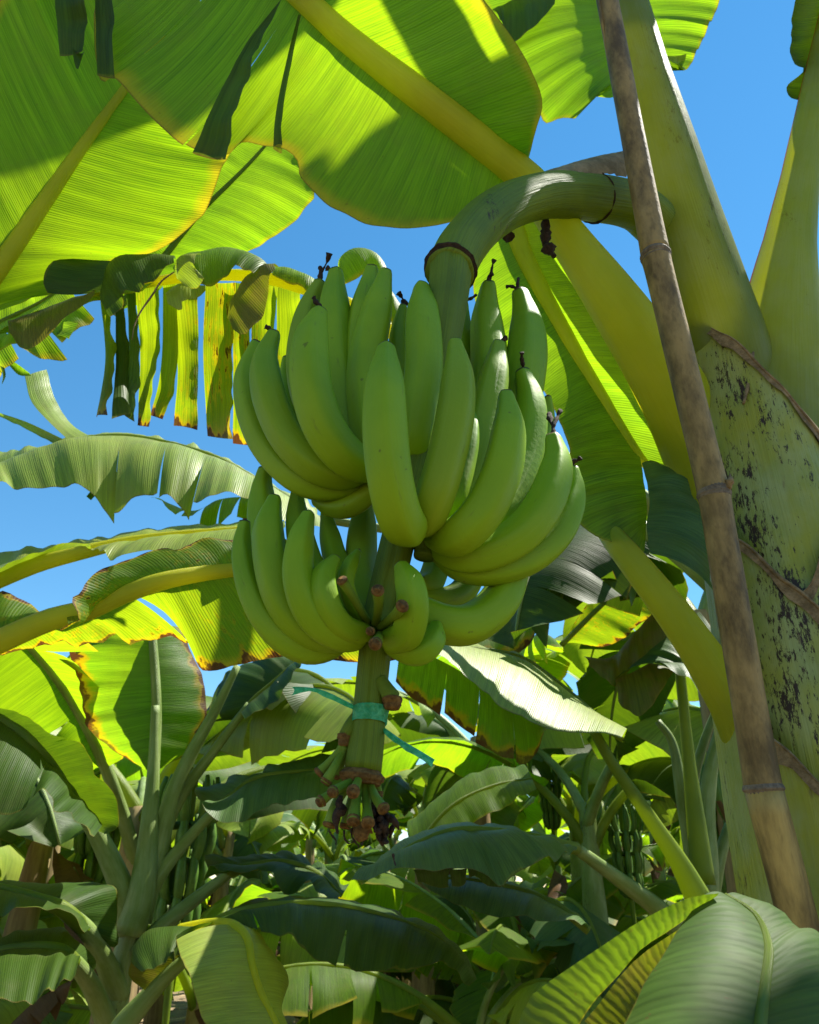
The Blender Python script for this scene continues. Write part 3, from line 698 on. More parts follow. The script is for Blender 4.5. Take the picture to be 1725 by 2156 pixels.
for (x, y, Y, a, sgn) in ((826, 1470, .69, 24, 1), (727, 1548, .70, 18, -1)):       # old bract scars with their dry lips
    mb = MB(); p = V(x, y, Y)
    tube(mb, [V(x - sgn * 26, y - 40, Y), V(x - sgn * 8, y - 12, Y - .003), p], [pw(14, p), pw(16, p), pw(a * .8, p)], 16, 14, flat=.8); mb.build('bract_base', M['stalk'], bunch)
    mb = MB(); tube(mb, [p - [0, 0, -.001], p - [0, 0, .004], p - [0, 0, .010]], [pw(a * .86, p), pw(a * .9, p), pw(a * .6, p)], 8, 14, wob=.12, seed=x); mb.build('bract_scar', M['cut'], bunch)

def finger(pts, r, tip=True, flower=0, seed=0, mat='banana'):
    """banana: pts from flower end to the crown, in enlargement coordinates with distance"""
    P = [B5(*p) for p in pts]
    n, sd = 40, 40
    C = crs(P, n); T, Nn, Bb = frames(C)
    u = np.linspace(0, 1, n)
    u2 = u ** 1.15
    f = np.interp(u, [0, .015, .05, .12, .24, .40, .60, .78, .90, .96, 1], [.27, .36, .46, .67, .88, .99, 1.0, .93, .72, .50, .40])
    C = crs(P, 400)
    # denser rows at the ends
    us = np.concatenate([np.linspace(0, .14, 11), np.linspace(.16, .86, 24), np.linspace(.88, 1, 8)])
    C = at(C, us); n = len(us); T, Nn, Bb = frames(C)
    f = np.interp(us, [0, .012, .04, .10, .20, .36, .60, .80, .91, .97, 1], [.40, .46, .50, .66, .90, 1.0, 1.0, .95, .78, .52, .38])
    ker = np.array([1, 2, 1]) / 4; f[1:-1] = np.convolve(f, ker, 'valid')
    m = np.mean([depth(p) for p in P]); rw = (1.07 + .05 * math.sin(seed * 2.7)) * r / 2.1565 * m / F_
    rg = np.random.RandomState(seed + 5)
    th = np.linspace(0, 2 * math.pi, sd, endpoint=False); p0 = rg.rand() * 6.28
    ridge = 1 + .055 * (1 - 1.6 * np.abs(np.sin(2.5 * (th - p0)))) + .02 * np.cos(2 * (th - p0 * 2))
    rad = rw * f[:, None] * (1 + (ridge - 1)[None] * np.interp(us, [0, .1, .5, .9, 1], [1.2, 1.4, .9, 1.1, .5])[:, None])
    rad = rad * (1 + .012 * np.sin(us * 9 + p0))[:, None]
    Q = C[:, None] + (Nn[:, None] * np.cos(th)[None, :, None] + Bb[:, None] * np.sin(th)[None, :, None]) * rad[:, :, None]
    UV = np.stack([np.repeat(us[:, None], sd, 1), np.repeat((th / 6.2832)[None], n, 0)], -1)
    mb = MB(); idx = mb.grid(Q, UV, closed=True)
    mb.fan(idx[0], C[0] - T[0] * rw * .05, (0, .5)); mb.fan(idx[-1], C[-1], (1, .5), flip=True)
    o = mb.build('banana', M[mat], bunch)
    if flower:
        fb = MB(); d = -T[0]
        for q in range(flower):
            a = C[0] + d * .0; w1 = rg.uniform(-1, 1, 3) * .006; w2 = w1 + rg.uniform(-1, 1, 3) * .008
            l = rg.uniform(.008, .014) + (.010 if flower > 1 else 0)
            tube(fb, [a - d * .002, a + d * l * .5 + w1 * .6, a + d * l + w2, a + d * (l + .006) + w2 * 1.7], [.0030, .0022, .0020, .0034], 14, 6, wob=.35, seed=seed + q)
        fb.build('dried_flower', M['black'], o)
    else:
        fb = MB(); tube(fb, [C[0] + T[0] * .001, C[0] - T[0] * .0012, C[0] - T[0] * .0030], [rw * .24, rw * .24, rw * .15], 6, 10, wob=.15, seed=seed); fb.build('flower_scar', M['cut'], o)
    return o
# (points: x, y on the enlargement, distance), radius, dried flower pieces
FN = [
 # upper hands, back row
 ([(1220, 258, .82), (1212, 400, .82), (1225, 600, .80), (1210, 800, .78), (1120, 980, .73)], 80, 2),
 ([(1362, 292, .82), (1395, 450, .82), (1388, 650, .80), (1330, 900, .78), (1180, 1120, .73)], 86, 2),
 ([(1108, 345, .86), (1105, 500, .85), (1110, 700, .83), (1100, 900, .78), (1020, 1000, .73)], 52, 1),
 ([(1055, 470, .80), (1062, 560, .80), (1070, 700, .79), (1060, 900, .76), (980, 1050, .72)], 42, 1),
 ([(832, 355, .80), (812, 480, .80), (815, 650, .79), (830, 850, .76), (860, 980, .73)], 48, 2),
 ([(455, 248, .80), (400, 380, .80), (370, 600, .79), (410, 800, .77), (560, 980, .74), (700, 1080, .72)], 66, 2),
 ([(525, 200, .78), (518, 350, .77), (530, 600, .76), (575, 800, .75), (660, 980, .73), (760, 1090, .71)], 80, 1),
 ([(300, 590, .80), (300, 700, .80), (340, 860, .79), (450, 1000, .76), (640, 1090, .73)], 40, 0),
 ([(690, 188, .775), (665, 330, .77), (640, 550, .765), (645, 750, .75), (690, 930, .73), (790, 1060, .71)], 78, 0),
 ([(752, 206, .745), (712, 380, .735), (668, 600, .73), (665, 800, .72), (700, 980, .71), (800, 1090, .70)], 84, 0),
 ([(1490, 770, .80), (1490, 860, .80), (1450, 1000, .79), (1330, 1180, .77), (1150, 1290, .74)], 40, 0),
 ([(915, 268, .72), (925, 430, .70), (930, 640, .69), (905, 840, .685), (885, 990, .69), (890, 1060, .71)], 86, 0),
 ([(1265, 530, .75), (1250, 660, .74), (1210, 850, .73), (1160, 1040, .72), (1070, 1230, .71), (960, 1330, .70)], 76, 1),
 ([(1130, 820, .72), (1130, 920, .71), (1105, 1070, .70), (1050, 1240, .69), (960, 1340, .70)], 58, 0),
 ([(1375, 652, .76), (1412, 800, .76), (1395, 1000, .755), (1320, 1190, .74), (1200, 1330, .72), (1000, 1420, .71)], 80, 1),
 # left of the upper hand
 ([(165, 522, .74), (122, 660, .74), (135, 810, .735), (200, 980, .73), (320, 1120, .72), (460, 1185, .715), (640, 1180, .71)], 62, 0),
 ([(245, 478, .70), (205, 600, .70), (225, 760, .69), (295, 930, .69), (410, 1060, .69), (540, 1120, .695), (690, 1110, .70)], 78, 1),
 ([(452, 382, .66), (412, 520, .65), (412, 700, .645), (458, 880, .65), (540, 1010, .66), (630, 1075, .675), (740, 1090, .70)], 84, 1),
 ([(430, 1240, .74), (520, 1268, .73), (600, 1262, .72), (690, 1200, .71), (760, 1160, .70)], 52, 0),
 # front
 ([(755, 545, .60), (748, 700, .585), (748, 900, .58), (765, 1100, .585), (800, 1270, .60), (838, 1350, .62), (860, 1340, .66), (880, 1290, .70)], 90, 0),
 ([(1068, 522, .645), (1082, 660, .63), (1068, 850, .62), (1020, 1070, .615), (965, 1240, .62), (930, 1320, .64), (915, 1310, .67), (900, 1270, .70)], 82, 0),
 ([(1300, 758, .66), (1312, 900, .65), (1285, 1080, .64), (1215, 1250, .64), (1120, 1370, .645), (1040, 1410, .66), (950, 1380, .70)], 84, 0),
 ([(1512, 948, .70), (1528, 1080, .695), (1475, 1250, .685), (1370, 1390, .68), (1230, 1470, .68), (1090, 1490, .685), (960, 1440, .70)], 80, 2),
 ([(1600, 1090, .73), (1608, 1210, .73), (1550, 1370, .72), (1430, 1490, .71), (1270, 1550, .70), (1110, 1550, .70), (970, 1480, .705)], 68, 1),
 # lower hand, left
 ([(205, 1095, .76), (192, 1200, .76), (205, 1380, .75), (280, 1600, .74), (420, 1780, .72), (600, 1860, .71)], 70, 0),
 ([(350, 1190, .77), (350, 1300, .77), (375, 1450, .76), (450, 1620, .74), (580, 1780, .72)], 62, 0),
 ([(480, 1290, .78), (500, 1400, .78), (530, 1520, .77), (590, 1660, .75), (650, 1780, .72)], 52, 1),
 ([(660, 1220, .80), (650, 1330, .80), (640, 1480, .79), (650, 1620, .76), (680, 1760, .72)], 70, 0),
 ([(112, 1335, .70), (100, 1450, .70), (130, 1620, .695), (205, 1780, .69), (320, 1890, .69), (450, 1925, .695), (600, 1870, .70)], 58, 0),
 ([(248, 1228, .68), (220, 1360, .67), (232, 1510, .67), (275, 1670, .67), (360, 1790, .675), (480, 1860, .685), (640, 1860, .70)], 74, 0),
 ([(402, 1300, .65), (366, 1420, .64), (352, 1570, .64), (388, 1710, .645), (460, 1810, .655), (560, 1860, .67), (660, 1860, .70)], 70, 0),
 ([(525, 1500, .65), (470, 1590, .64), (480, 1700, .64), (530, 1790, .65), (600, 1835, .665), (680, 1840, .69)], 56, 0),
 ([(628, 1470, .68), (590, 1540, .67), (575, 1620, .67), (610, 1720, .68), (670, 1800, .69)], 36, 0),
 # lower hand, right
 ([(820, 1532, .64), (865, 1630, .63), (875, 1740, .635), (850, 1840, .65), (800, 1870, .67), (760, 1850, .69)], 64, 0),
 ([(985, 1800, .68), (960, 1880, .67), (900, 1925, .67), (820, 1900, .68), (750, 1860, .70)], 60, 0),
 ([(1335, 1420, .74), (1318, 1580, .73), (1260, 1710, .72), (1150, 1795, .71), (1030, 1800, .70), (900, 1740, .70), (800, 1640, .70)], 84, 0),
 ([(1170, 1420, .78), (1150, 1560, .78), (1090, 1660, .77), (1000, 1700, .75), (880, 1680, .72)], 58, 0),
 ([(1010, 1400, .78), (985, 1530, .77), (950, 1620, .75), (880, 1640, .72)], 58, 0),
]
for i, (pts, r, fl) in enumerate(FN):
    finger(pts, r, True, fl, i)
# hand crowns: where the fingers of a hand join the stalk
for i, (x, y, Y, rx, h) in enumerate(((790, 1130, .70, 70, 60), (905, 1320, .70, 72, 50), (930, 1440, .70, 66, 60), (690, 1850, .70, 66, 45), (800, 1640, .71, 58, 60), (940, 1000, .72, 90, 60))):
    mb = MB(); a, b = B5(x, y + h, Y), B5(x + h * .3, y - h * 1.4, Y)
    tube(mb, [a, (a + b) / 2, b], [pw(rx, a) / 2.16 * .75, pw(rx, a) / 2.16, pw(rx, a) / 2.16 * .6], 20, 18, wob=.05, seed=i); mb.build('hand_crown', M['stalk'], bunch)
def stub(z, pts, r, k, flare=1.0, mat='stub'):
    P = [z(*p) for p in pts]; rr = pw(r / k, P[0])
    mb = MB(); tube(mb, P[::-1], [rr * .8, rr * .78, rr * .85, rr * flare], 20, 12, wob=.02, seed=int(pts[0][0])); o = mb.build('flower_stub', M[mat], bunch)
    d = unit((P[0] - P[1])[None])[0]
    mb = MB(); tube(mb, [P[0] - d * .003, P[0] + d * .001, P[0] + d * .0015, P[0] - d * .0012], [rr * flare * 1.04, rr * flare * 1.08, rr * flare * .7, rr * .3], 12, 12, wob=.06, seed=int(pts[0][1])); mb.build('cut_end', M['cut'], o)
    return o
for pts, r in (([(553, 1600, .625), (600, 1670, .64), (640, 1740, .66), (670, 1790, .68)], 25), ([(716, 1643, .61), (722, 1700, .63), (715, 1760, .66), (705, 1800, .68)], 28),
               ([(830, 1716, .61), (800, 1755, .63), (760, 1790, .66), (725, 1815, .68)], 28), ([(683, 1833, .625), (690, 1832, .65), (700, 1830, .68)], 19), ([(704, 1892, .615), (718, 1868, .64), (725, 1850, .68)], 29)):
    stub(B5, pts, r, 2.1565)
for pts, r in (([(605, 1345, .655), (690, 1290, .67), (790, 1240, .69), (850, 1215, .70)], 46), ([(797, 1340, .65), (825, 1280, .67), (850, 1220, .69)], 52), ([(490, 1435, .68), (580, 1370, .685), (700, 1300, .69), (800, 1240, .70)], 46),
               ([(1080, 1500, .66), (1010, 1400, .67), (970, 1310, .69), (940, 1230, .70)], 48), ([(800, 1610, .66), (815, 1480, .67), (840, 1350, .69), (860, 1230, .70)], 56), ([(933, 1625, .655), (925, 1500, .67), (915, 1370, .69), (905, 1230, .70)], 52),
               ([(585, 1650, .69), (620, 1520, .69), (680, 1380, .70), (800, 1240, .71)], 58), ([(725, 1660, .70), (750, 1530, .70), (790, 1380, .71), (850, 1240, .71)], 48), ([(1035, 1370, .71), (1030, 1300, .71), (1010, 1220, .71)], 34),
               ([(480, 1170, .70), (570, 1080, .70), (660, 980, .70), (700, 920, .70)], 44), ([(545, 1255, .69), (620, 1130, .69), (690, 1000, .70), (715, 920, .70)], 48), ([(640, 1200, .72), (690, 1080, .715), (725, 950, .71)], 40)):
    stub(S6, pts, r, 4.32, 1.12)
rg = np.random.RandomState(11)
for i in range(16):                                   # withered male flower tangle below the cut end
    x = rg.uniform(960, 1150); y = rg.uniform(1380, 1560); q = [(x, y, .69)]
    for j in range(4):
        x += rg.uniform(-45, 55); y += rg.uniform(15, 110); q.append((min(max(x, 800), 1215), min(y, 1930), .69 + rg.uniform(-.015, .015)))
    mb = MB(); tube(mb, [S6(*p) for p in q], [.0012, .0026, .0018, .0024, .0012], 24, 6, wob=.35, seed=i); mb.build('withered_flower', M['black'], bunch)
for i, q in enumerate((([(580, 1690), (600, 1730), (640, 1780), (640, 1820)]), ([(715, 1690), (720, 1760), (760, 1810), (800, 1790)]), ([(780, 1670), (785, 1740), (820, 1800), (850, 1830), (840, 1850)]), ([(690, 1370), (670, 1450), (700, 1500), (650, 1560), (655, 1720)]), ([(1160, 1900), (1170, 1960), (1185, 2010)]), ([(870, 1820), (900, 1780), (940, 1760)]))):
    mb = MB(); tube(mb, [S6(a, b, .68) for a, b in q], [.0012, .0009, .0007, .0005] if i != 3 else [.002, .005, .004, .003, .001], 20, 5, wob=.2, seed=i); mb.build('withered_flower', M['black'], bunch)
mb = MB(); tube(mb, [S6(790, 1680, .685), S6(860, 1700, .68), S6(960, 1660, .68)], [.004, .007, .006], 14, 10, wob=.2, flat=.6); mb.build('dry_bract', M['cut'], bunch)

# green plastic tie round the stalk
tie = thing('plastic_tie', 'shiny green plastic tape tied round the lower bunch stalk', 'plastic tie', V(780, 1505, BY))
mb = MB(); p0, p1 = V(783, 1486, .70), V(776, 1527, .70); n, m = 40, 6
T = unit((p1 - p0)[None])[0]; s1 = unit(np.cross(T, [0, 1, 0])[None])[0]; s2 = np.cross(T, s1)
th = np.linspace(0, 2 * math.pi, n); zz = np.linspace(0, 1, m)
rr = pw(37.5, p0); tilt = .10 * np.cos(th + 2.6)
P = p0[None, None] + (p1 - p0)[None, None] * (zz[None, :, None] * .82 + .09 + tilt[:, None, None]) + (s1 * np.cos(th)[:, None, None] + s2 * np.sin(th)[:, None, None]) * (rr * (1 + .02 * np.sin(zz * 9)[None, :, None] + .015 * np.sin(th * 9)[:, None, None]))
mb.grid(P, np.zeros((n, m, 2))); band = mb.build('band', M['ribbon'], tie)
for c0, c1 in (([S6(235, 382, .62), S6(330, 382, .64), S6(470, 400, .66), S6(600, 445, .68), S6(740, 515, .69), S6(830, 560, .70)], [S6(245, 460, .62), S6(330, 438, .635), S6(465, 430, .655), S6(590, 492, .675), S6(720, 560, .69), S6(820, 598, .70)]),
               ([S6(1070, 745, .70), S6(1150, 800, .69), S6(1260, 880, .68), S6(1400, 960, .67), S6(1555, 1055, .66)], [S6(1070, 800, .70), S6(1130, 850, .69), S6(1230, 930, .675), S6(1370, 1015, .665), S6(1515, 1105, .655)])):
    mb = MB(); blade(mb, c0, c1, m=7, bulge=.35, bdir=(0, -1, 0), wave=.0022, k=14, ruf=.0015); mb.build('loose_end', M['ribbon'], tie)

# ================================================================== NEIGHBOUR PLANTS WITH LEAVES READ FROM THE PHOTO
def stem(parent, pts, rad, mat='sheath2', seed=0, n=40):
    mb = MB(); tube(mb, pts, rad, n, 22, wob=.02, seed=seed); return mb.build('pseudostem', M[mat], parent)
def petiole(parent, pts, rad, od=(0, 0, 1), mat='farpet', ang=118, thick=.5, n=26):
    mb = MB(); crescent(mb, pts, rad, od, ang, thick, n, 14); return mb.build('petiole', M[mat], parent)

# --- plant standing beyond the left edge: leaves E, F, J, I
lp = thing('banana_plant', 'banana plant whose ribbed backlit leaves reach in above the spotted torn leaf', 'banana plant', (-1.55, 1.25, 0))
stem(lp, [(-1.55, 1.25, -.05), (-1.55, 1.25, 1.0), (-1.5, 1.25, 1.9), (-1.45, 1.25, 2.2)], [.11, .10, .08, .06])
E_mid = [V(-330, 1010, 1.22), V(-130, 740, 1.2), V(0, 560, 1.18), V(90, 430, 1.16), V(180, 300, 1.14), V(262, 188, 1.12), V(330, 90, 1.1), V(390, 0, 1.07)]
E_lo = [V(-200, 830, 1.3), V(-60, 720, 1.30), V(30, 640, 1.30), V(110, 612, 1.30), V(200, 560, 1.29), V(330, 528, 1.27), V(410, 468, 1.25), V(440, 430, 1.24), V(470, 345, 1.21), V(510, 250, 1.18), V(480, 100, 1.12), V(420, 0, 1.07)]
E_up = [V(-330, 800, 1.08), V(-230, 520, 1.04), V(-150, 300, 1.02), V(-60, 100, .98), V(20, -60, .95), V(150, -150, .95), V(300, -120, 1.0), V(380, -20, 1.05)]
leaf(lp, E_mid, [(None, E_lo, dict(bulge=.05, wave=.006, k=6, m=18)), (None, E_up, dict(bulge=.05, wave=.006, k=6, m=18))], mat='leafy', rib='rib', r=(.026, .022, .017, .010, .006), seed=11, label='ribbed backlit leaf with pale midrib')
F_mid = [V(240, 660, 1.55), V(330, 560, 1.54), V(420, 450, 1.52), V(520, 350, 1.5), V(600, 260, 1.48)]
leaf(lp, F_mid, [(None, [V(300, 640, 1.56), V(400, 560, 1.57), V(520, 530, 1.57), V(610, 475, 1.55), V(650, 430, 1.53), V(662, 405, 1.52), V(640, 300, 1.5)], dict(bulge=.08, bdir=(0, -1, 0), wave=.004)),
                 (None, [V(200, 600, 1.5), V(300, 450, 1.48), V(430, 320, 1.46), V(560, 250, 1.46)], dict(bulge=.05))], mat='leaf', rib='ribg', r=(.012, .008, .004), seed=12, label='rounded leaf end lit on its right rim')

J_mid = L(H3, 1.22, (-560, 1720, .1), (-200, 1510, .03), (0, 1415), (300, 1285), (560, 1215), (800, 1110), (1050, 1030), (1300, 985, .02), (1480, 965, .04), (1750, 930, .08), (2050, 905, .12))
J_upl = L(H3, 1.28, (-200, 1180), (0, 1120), (130, 1158), (220, 1200), (300, 1270, -.05))
J_upr = L(H3, 1.12, (375, 1342), (450, 1290, .0), (500, 1130, .03), (600, 985, .06), (800, 900, .1), (1020, 825, .12), (1130, 840, .12), (1250, 765, .14), (1480, 780, .16), (1750, 760, .2), (2050, 900, .2))
J_dn = [R5(-120, 780, 1.42), R5(0, 688, 1.40), R5(200, 645, 1.38), R5(450, 628, 1.37), R5(700, 615, 1.37), R5(800, 632, 1.37)]
J_dn2 = [R5(806, 640, 1.36), R5(840, 735, 1.33), R5(900, 750, 1.33), R5(1000, 726, 1.34), R5(1200, 690, 1.36), R5(1500, 712, 1.37), R5(1660, 705, 1.38), R5(1790, 640, 1.38)]
leaf(lp, J_mid, [(J_mid[1:4], J_upl, dict(bulge=.08)), (L(H3, 1.2, (420, 1262)) + J_mid[4:], J_upr, dict(bulge=.12, bdir=(0, -1, -.3), wave=.005, k=8)),
                 (J_mid[1:6], J_dn, dict(bulge=.05, bdir=(0, 0, 1), k=9)), (J_mid[5:], J_dn2, dict(bulge=.06, bdir=(0, 0, 1), k=9))],
     mat='speck', rib='rib', r=(.024, .021, .019, .016, .012, .008), seed=13, label='speckled leaf with orange margin and bright yellow midrib')
I_mid = L(H3, 1.75, (-400, 1230), (-150, 1090), (0, 1020), (250, 925), (540, 850), (800, 790), (1100, 745), (1500, 705), (1800, 680))
I_far = L(H3, 1.85, (-300, 900), (0, 852), (200, 830), (390, 792), (550, 776), (750, 735), (950, 706), (1200, 680), (1500, 668), (1800, 660))
I_near = L(H3, 1.62, (-250, 1100), (0, 945), (100, 905, .05), (300, 835, .1), (390, 795, .13), (560, 806, .1), (700, 880), (860, 850), (1150, 845), (1480, 790), (1800, 700))
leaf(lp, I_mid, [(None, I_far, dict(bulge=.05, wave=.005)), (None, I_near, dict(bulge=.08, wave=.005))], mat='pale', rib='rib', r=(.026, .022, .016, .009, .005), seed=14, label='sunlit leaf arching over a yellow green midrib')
petiole(lp, [(-1.47, 1.25, 2.0)] + [J_mid[0]], [.05, .024]); petiole(lp, [(-1.47, 1.25, 2.0), I_mid[0]], [.05, .026]); petiole(lp, [(-1.45, 1.25, 2.1), E_mid[0]], [.05, .026])

# --- plant hidden behind the bunch: leaves G and H
gp = thing('banana_plant', 'banana plant behind the bunch with a spotted leaf torn into hanging strips', 'banana plant', (1.16, 1.95, 0))
stem(gp, [(1.16, 1.95, -.05), (1.16, 1.95, 1.0), (1.14, 1.95, 1.9), (1.10, 1.94, 2.1)], [.10, .09, .07, .05])
GY = 1.30
G_mid = L(V, GY, (940, 850, .3), (850, 722, .1), (760, 655), (640, 606), (540, 582), (430, 580), (330, 592), (240, 612), (120, 650), (20, 700))
gs = []
def gstrip(tl, tr, bl, br, ml=None, mr=None, mat='spotted', dy=0.0, bulge=.12, seed=0):
    a = [tl, ml or ((tl[0] + bl[0]) / 2 - 6, (tl[1] + bl[1]) / 2), bl]; b = [tr, mr or ((tr[0] + br[0]) / 2 + 6, (tr[1] + br[1]) / 2), br]
    # veins run down the strip: midrib side is the top edge
    gs.append((L(G3, GY + dy, a[0], b[0]), None, mat, (a, b, dy, bulge)))
strips = [
 ((622, 345), (690, 345), (628, 1215), (700, 1210), (665, 800), (722, 800), 'spotted', .02),
 ((728, 345), (770, 345), (708, 1214), (832, 1216), (730, 850), (812, 800), 'dark', .0),
 ((790, 345), (850, 345), (778, 1090), (858, 1226), (815, 700), (880, 800), 'blue', .03),
 ((850, 345), (1005, 345), (856, 1246), (944, 1270), (885, 800), (1000, 760), 'spotted', .04),
 ((1030, 345), (1110, 345), (950, 1205), (1032, 1232), (1020, 850), (1122, 850), 'spotted', .03),
 ((1040, 345), (1255, 345), (1100, 1262), (1244, 1290), (1120, 840), (1252, 800), 'spotted', .05),
 ((1298, 345), (1486, 345), (1304, 1310), (1475, 1328), (1284, 820), (1470, 820), 'spotted', .03),
 ((1482, 345), (1600, 345), (1482, 1368), (1584, 1370), (1472, 860), (1580, 860), 'spotted', .05),
 ((1590, 345), (1760, 345), (1600, 1300), (1720, 1330), (1590, 820), (1720, 820), 'spotted', .06),
 ((1750, 345), (1900, 345), (1740, 1250), (1880, 1280), (1745, 820), (1890, 820), 'spotted', .07)]
gflaps = []
rg = np.random.RandomState(21)
for i, (tl, tr, bl, br, ml, mr, mt, dy) in enumerate(strips):
    a = crs(L(G3, GY + dy, (tl[0], tl[1], -.02), (ml[0], ml[1], .02), (bl[0] + rg.uniform(-14, 14), bl[1] + rg.uniform(-25, 12), rg.uniform(-.09, .09))), 12)
    b = crs(L(G3, GY + dy, (tr[0], tr[1], -.02), (mr[0], mr[1], rg.uniform(-.02, .05)), (br[0] + rg.uniform(-20, 8), br[1] + rg.uniform(-25, 12), rg.uniform(-.09, .09))), 12)
    gflaps.append((list(a), list(b), mt, dict(m=9, bulge=rg.uniform(-.22, .22), bdir=(0, -1, 0), wave=.004, k=4, swap=True, ruf=.002)))
def G(Yd, *p): return L(G3, GY + Yd, *p)
gflaps += [
 (G(-.05, (705, 210), (690, 300), (640, 405)), G(-.08, (460, 196), (320, 212), (275, 340), (300, 412)), 'dark', dict(m=12, bulge=.06)),
 (G(-.02, (625, 402), (450, 450), (250, 520), (48, 596)), G(-.10, (600, 420), (480, 530), (300, 680), (150, 766), (60, 690)), 'olive', dict(m=12, bulge=.06)),
 (G(-.06, (1112, 200), (1000, 170), (880, 165), (730, 188), (660, 290), (640, 410)), G(-.14, (1100, 222), (960, 330), (860, 410), (760, 490), (720, 552), (680, 552)), 'dark', dict(m=14, bulge=.08, bdir=(0, -1, 0))),
 (G(-.02, (1720, 262), (1600, 170), (1430, 122), (1270, 150), (1150, 178), (1105, 265)), G(-.10, (1600, 292), (1500, 262), (1420, 310), (1340, 370), (1240, 370), (1130, 330)), 'leaf', dict(m=14, bulge=.10, bdir=(0, -1, .3))),
 (G(-.12, (1275, 168), (1190, 175), (1120, 190), (1103, 260), (1120, 330)), G(-.16, (1240, 230), (1245, 280), (1302, 330), (1250, 372), (1160, 360)), 'pale', dict(m=10, bulge=.12, bdir=(0, -1, 0))),
 (G(-.08, (1300, 380), (1200, 350), (1110, 365), (1050, 420)), G(-.12, (1300, 395), (1240, 440), (1160, 490), (1150, 530), (1060, 480)), 'pale', dict(m=10, bulge=.12)),
 (G(-.04, (1760, 245), (1640, 265), (1540, 320), (1455, 480), (1438, 590)), G(-.12, (1740, 262), (1700, 400), (1640, 580), (1590, 668), (1525, 688), (1470, 640)), 'olive', dict(m=14, bulge=.10, bdir=(0, -1, 0))),
 (L(V, GY - .02, (712, 575), (714, 545), (740, 524), (772, 522), (802, 545), (818, 600), (850, 650)), L(V, GY - .05, (722, 600), (745, 590), (770, 580), (790, 590), (800, 620), (815, 660), (845, 700)), 'leafy', dict(m=10, bulge=.15)),
 (G(.0, (1720, 250), (1820, 250), (1960, 310), (2100, 390)), G(-.02, (1720, 300), (1800, 340), (1950, 420), (2080, 520)), 'leafy', dict(m=8, bulge=.1)),
]
leaf(gp, G_mid, [(G_mid[6:], G(-.02, (900, 400), (700, 440), (450, 480), (150, 560), (-60, 700)), dict(bulge=.05, m=6)), (G_mid[6:], G(.1, (900, 330), (650, 420), (400, 500), (200, 700), (-60, 800)), dict(bulge=.05, m=6))],
     mat='leafy', rib='rib', r=(.020, .018, .016, .013, .010, .006), seed=15, flaps=gflaps, label='old spotted leaf torn into hanging strips along a bowed midrib')
tb = MB(); tube(tb, G(-.15, (1100, 280), (1020, 340), (960, 430), (890, 530), (850, 620), (835, 710)), [.0015, .002, .002, .0015, .0008], 24, 5, wob=.1); tb.build('hanging_fibre', M['margin'], gp)
HY = 2.1
H_mid = L(H3, HY, (2000, 640), (1800, 500), (1620, 400), (1400, 272), (1200, 200), (1000, 150), (800, 118), (600, 124), (430, 155), (300, 195), (150, 262), (0, 330), (-120, 420))
H_dn = L(H3, HY - .28, (1990, 800), (1800, 760), (1600, 600), (1500, 545), (1400, 520), (1250, 562), (1085, 442), (960, 470), (840, 478), (740, 566), (690, 525), (600, 410), (450, 352), (300, 400), (100, 430), (10, 395), (-120, 440))
H_up = L(H3, HY + .12, (2000, 560), (1800, 470), (1620, 382), (1400, 258), (1200, 188), (1000, 140), (800, 108), (600, 116), (430, 146), (300, 182), (120, 200), (0, 208), (-120, 240))
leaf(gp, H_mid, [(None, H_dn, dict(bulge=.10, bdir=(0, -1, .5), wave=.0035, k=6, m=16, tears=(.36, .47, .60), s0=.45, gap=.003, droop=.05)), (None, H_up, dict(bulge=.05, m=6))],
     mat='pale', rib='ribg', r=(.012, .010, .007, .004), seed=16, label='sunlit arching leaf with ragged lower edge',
     flaps=[(L(V, HY, (52, 792), (66, 845), (105, 890), (150, 932)), L(V, HY + .05, (98, 778), (116, 840), (150, 892), (195, 922)), 'pale', dict(m=6, bulge=.04, wave=.001, swap=True)),
            (L(V, HY, (-10, 866), (60, 890), (140, 928)), L(V, HY, (-10, 872), (60, 906), (120, 938)), 'pale', dict(m=5, bulge=.2, swap=True)),
            (L(H3, HY + .05, (1620, 500), (1400, 515), (1220, 590), (1000, 520)), L(H3, HY - .05, (1590, 640), (1400, 672), (1230, 674), (935, 560)), 'leaf', dict(m=8, bulge=.05, tears=(.15, .32, .5, .68), gap=.03, s0=.0, droop=.02)),
            (L(H3, HY - .1, (640, 270), (720, 330), (800, 400), (830, 470)), L(H3, HY - .2, (620, 320), (680, 500), (735, 566), (800, 540)), 'leaf', dict(m=8, bulge=.1)),
            (L(H3, HY - .05, (800, 380), (860, 420), (905, 440)), L(H3, HY - .05, (790, 500), (820, 510), (840, 480)), 'leaf', dict(m=5, bulge=.05)),
            (L(H3, HY, (600, 440), (570, 470), (545, 500)), L(H3, HY, (628, 462), (600, 495), (575, 524)), 'dark', dict(m=5, bulge=.1))])
petiole(gp, [(1.12, 1.95, 2.0), V(1300, 1010, 1.85), V(1100, 960, 1.75), G_mid[0]], [.04, .03, .025, .02]); petiole(gp, [(1.13, 1.95, 1.9), V(1300, 1080, 2.1), V(1000, 1130, 2.1), H_mid[0]], [.04, .03, .02, .013])

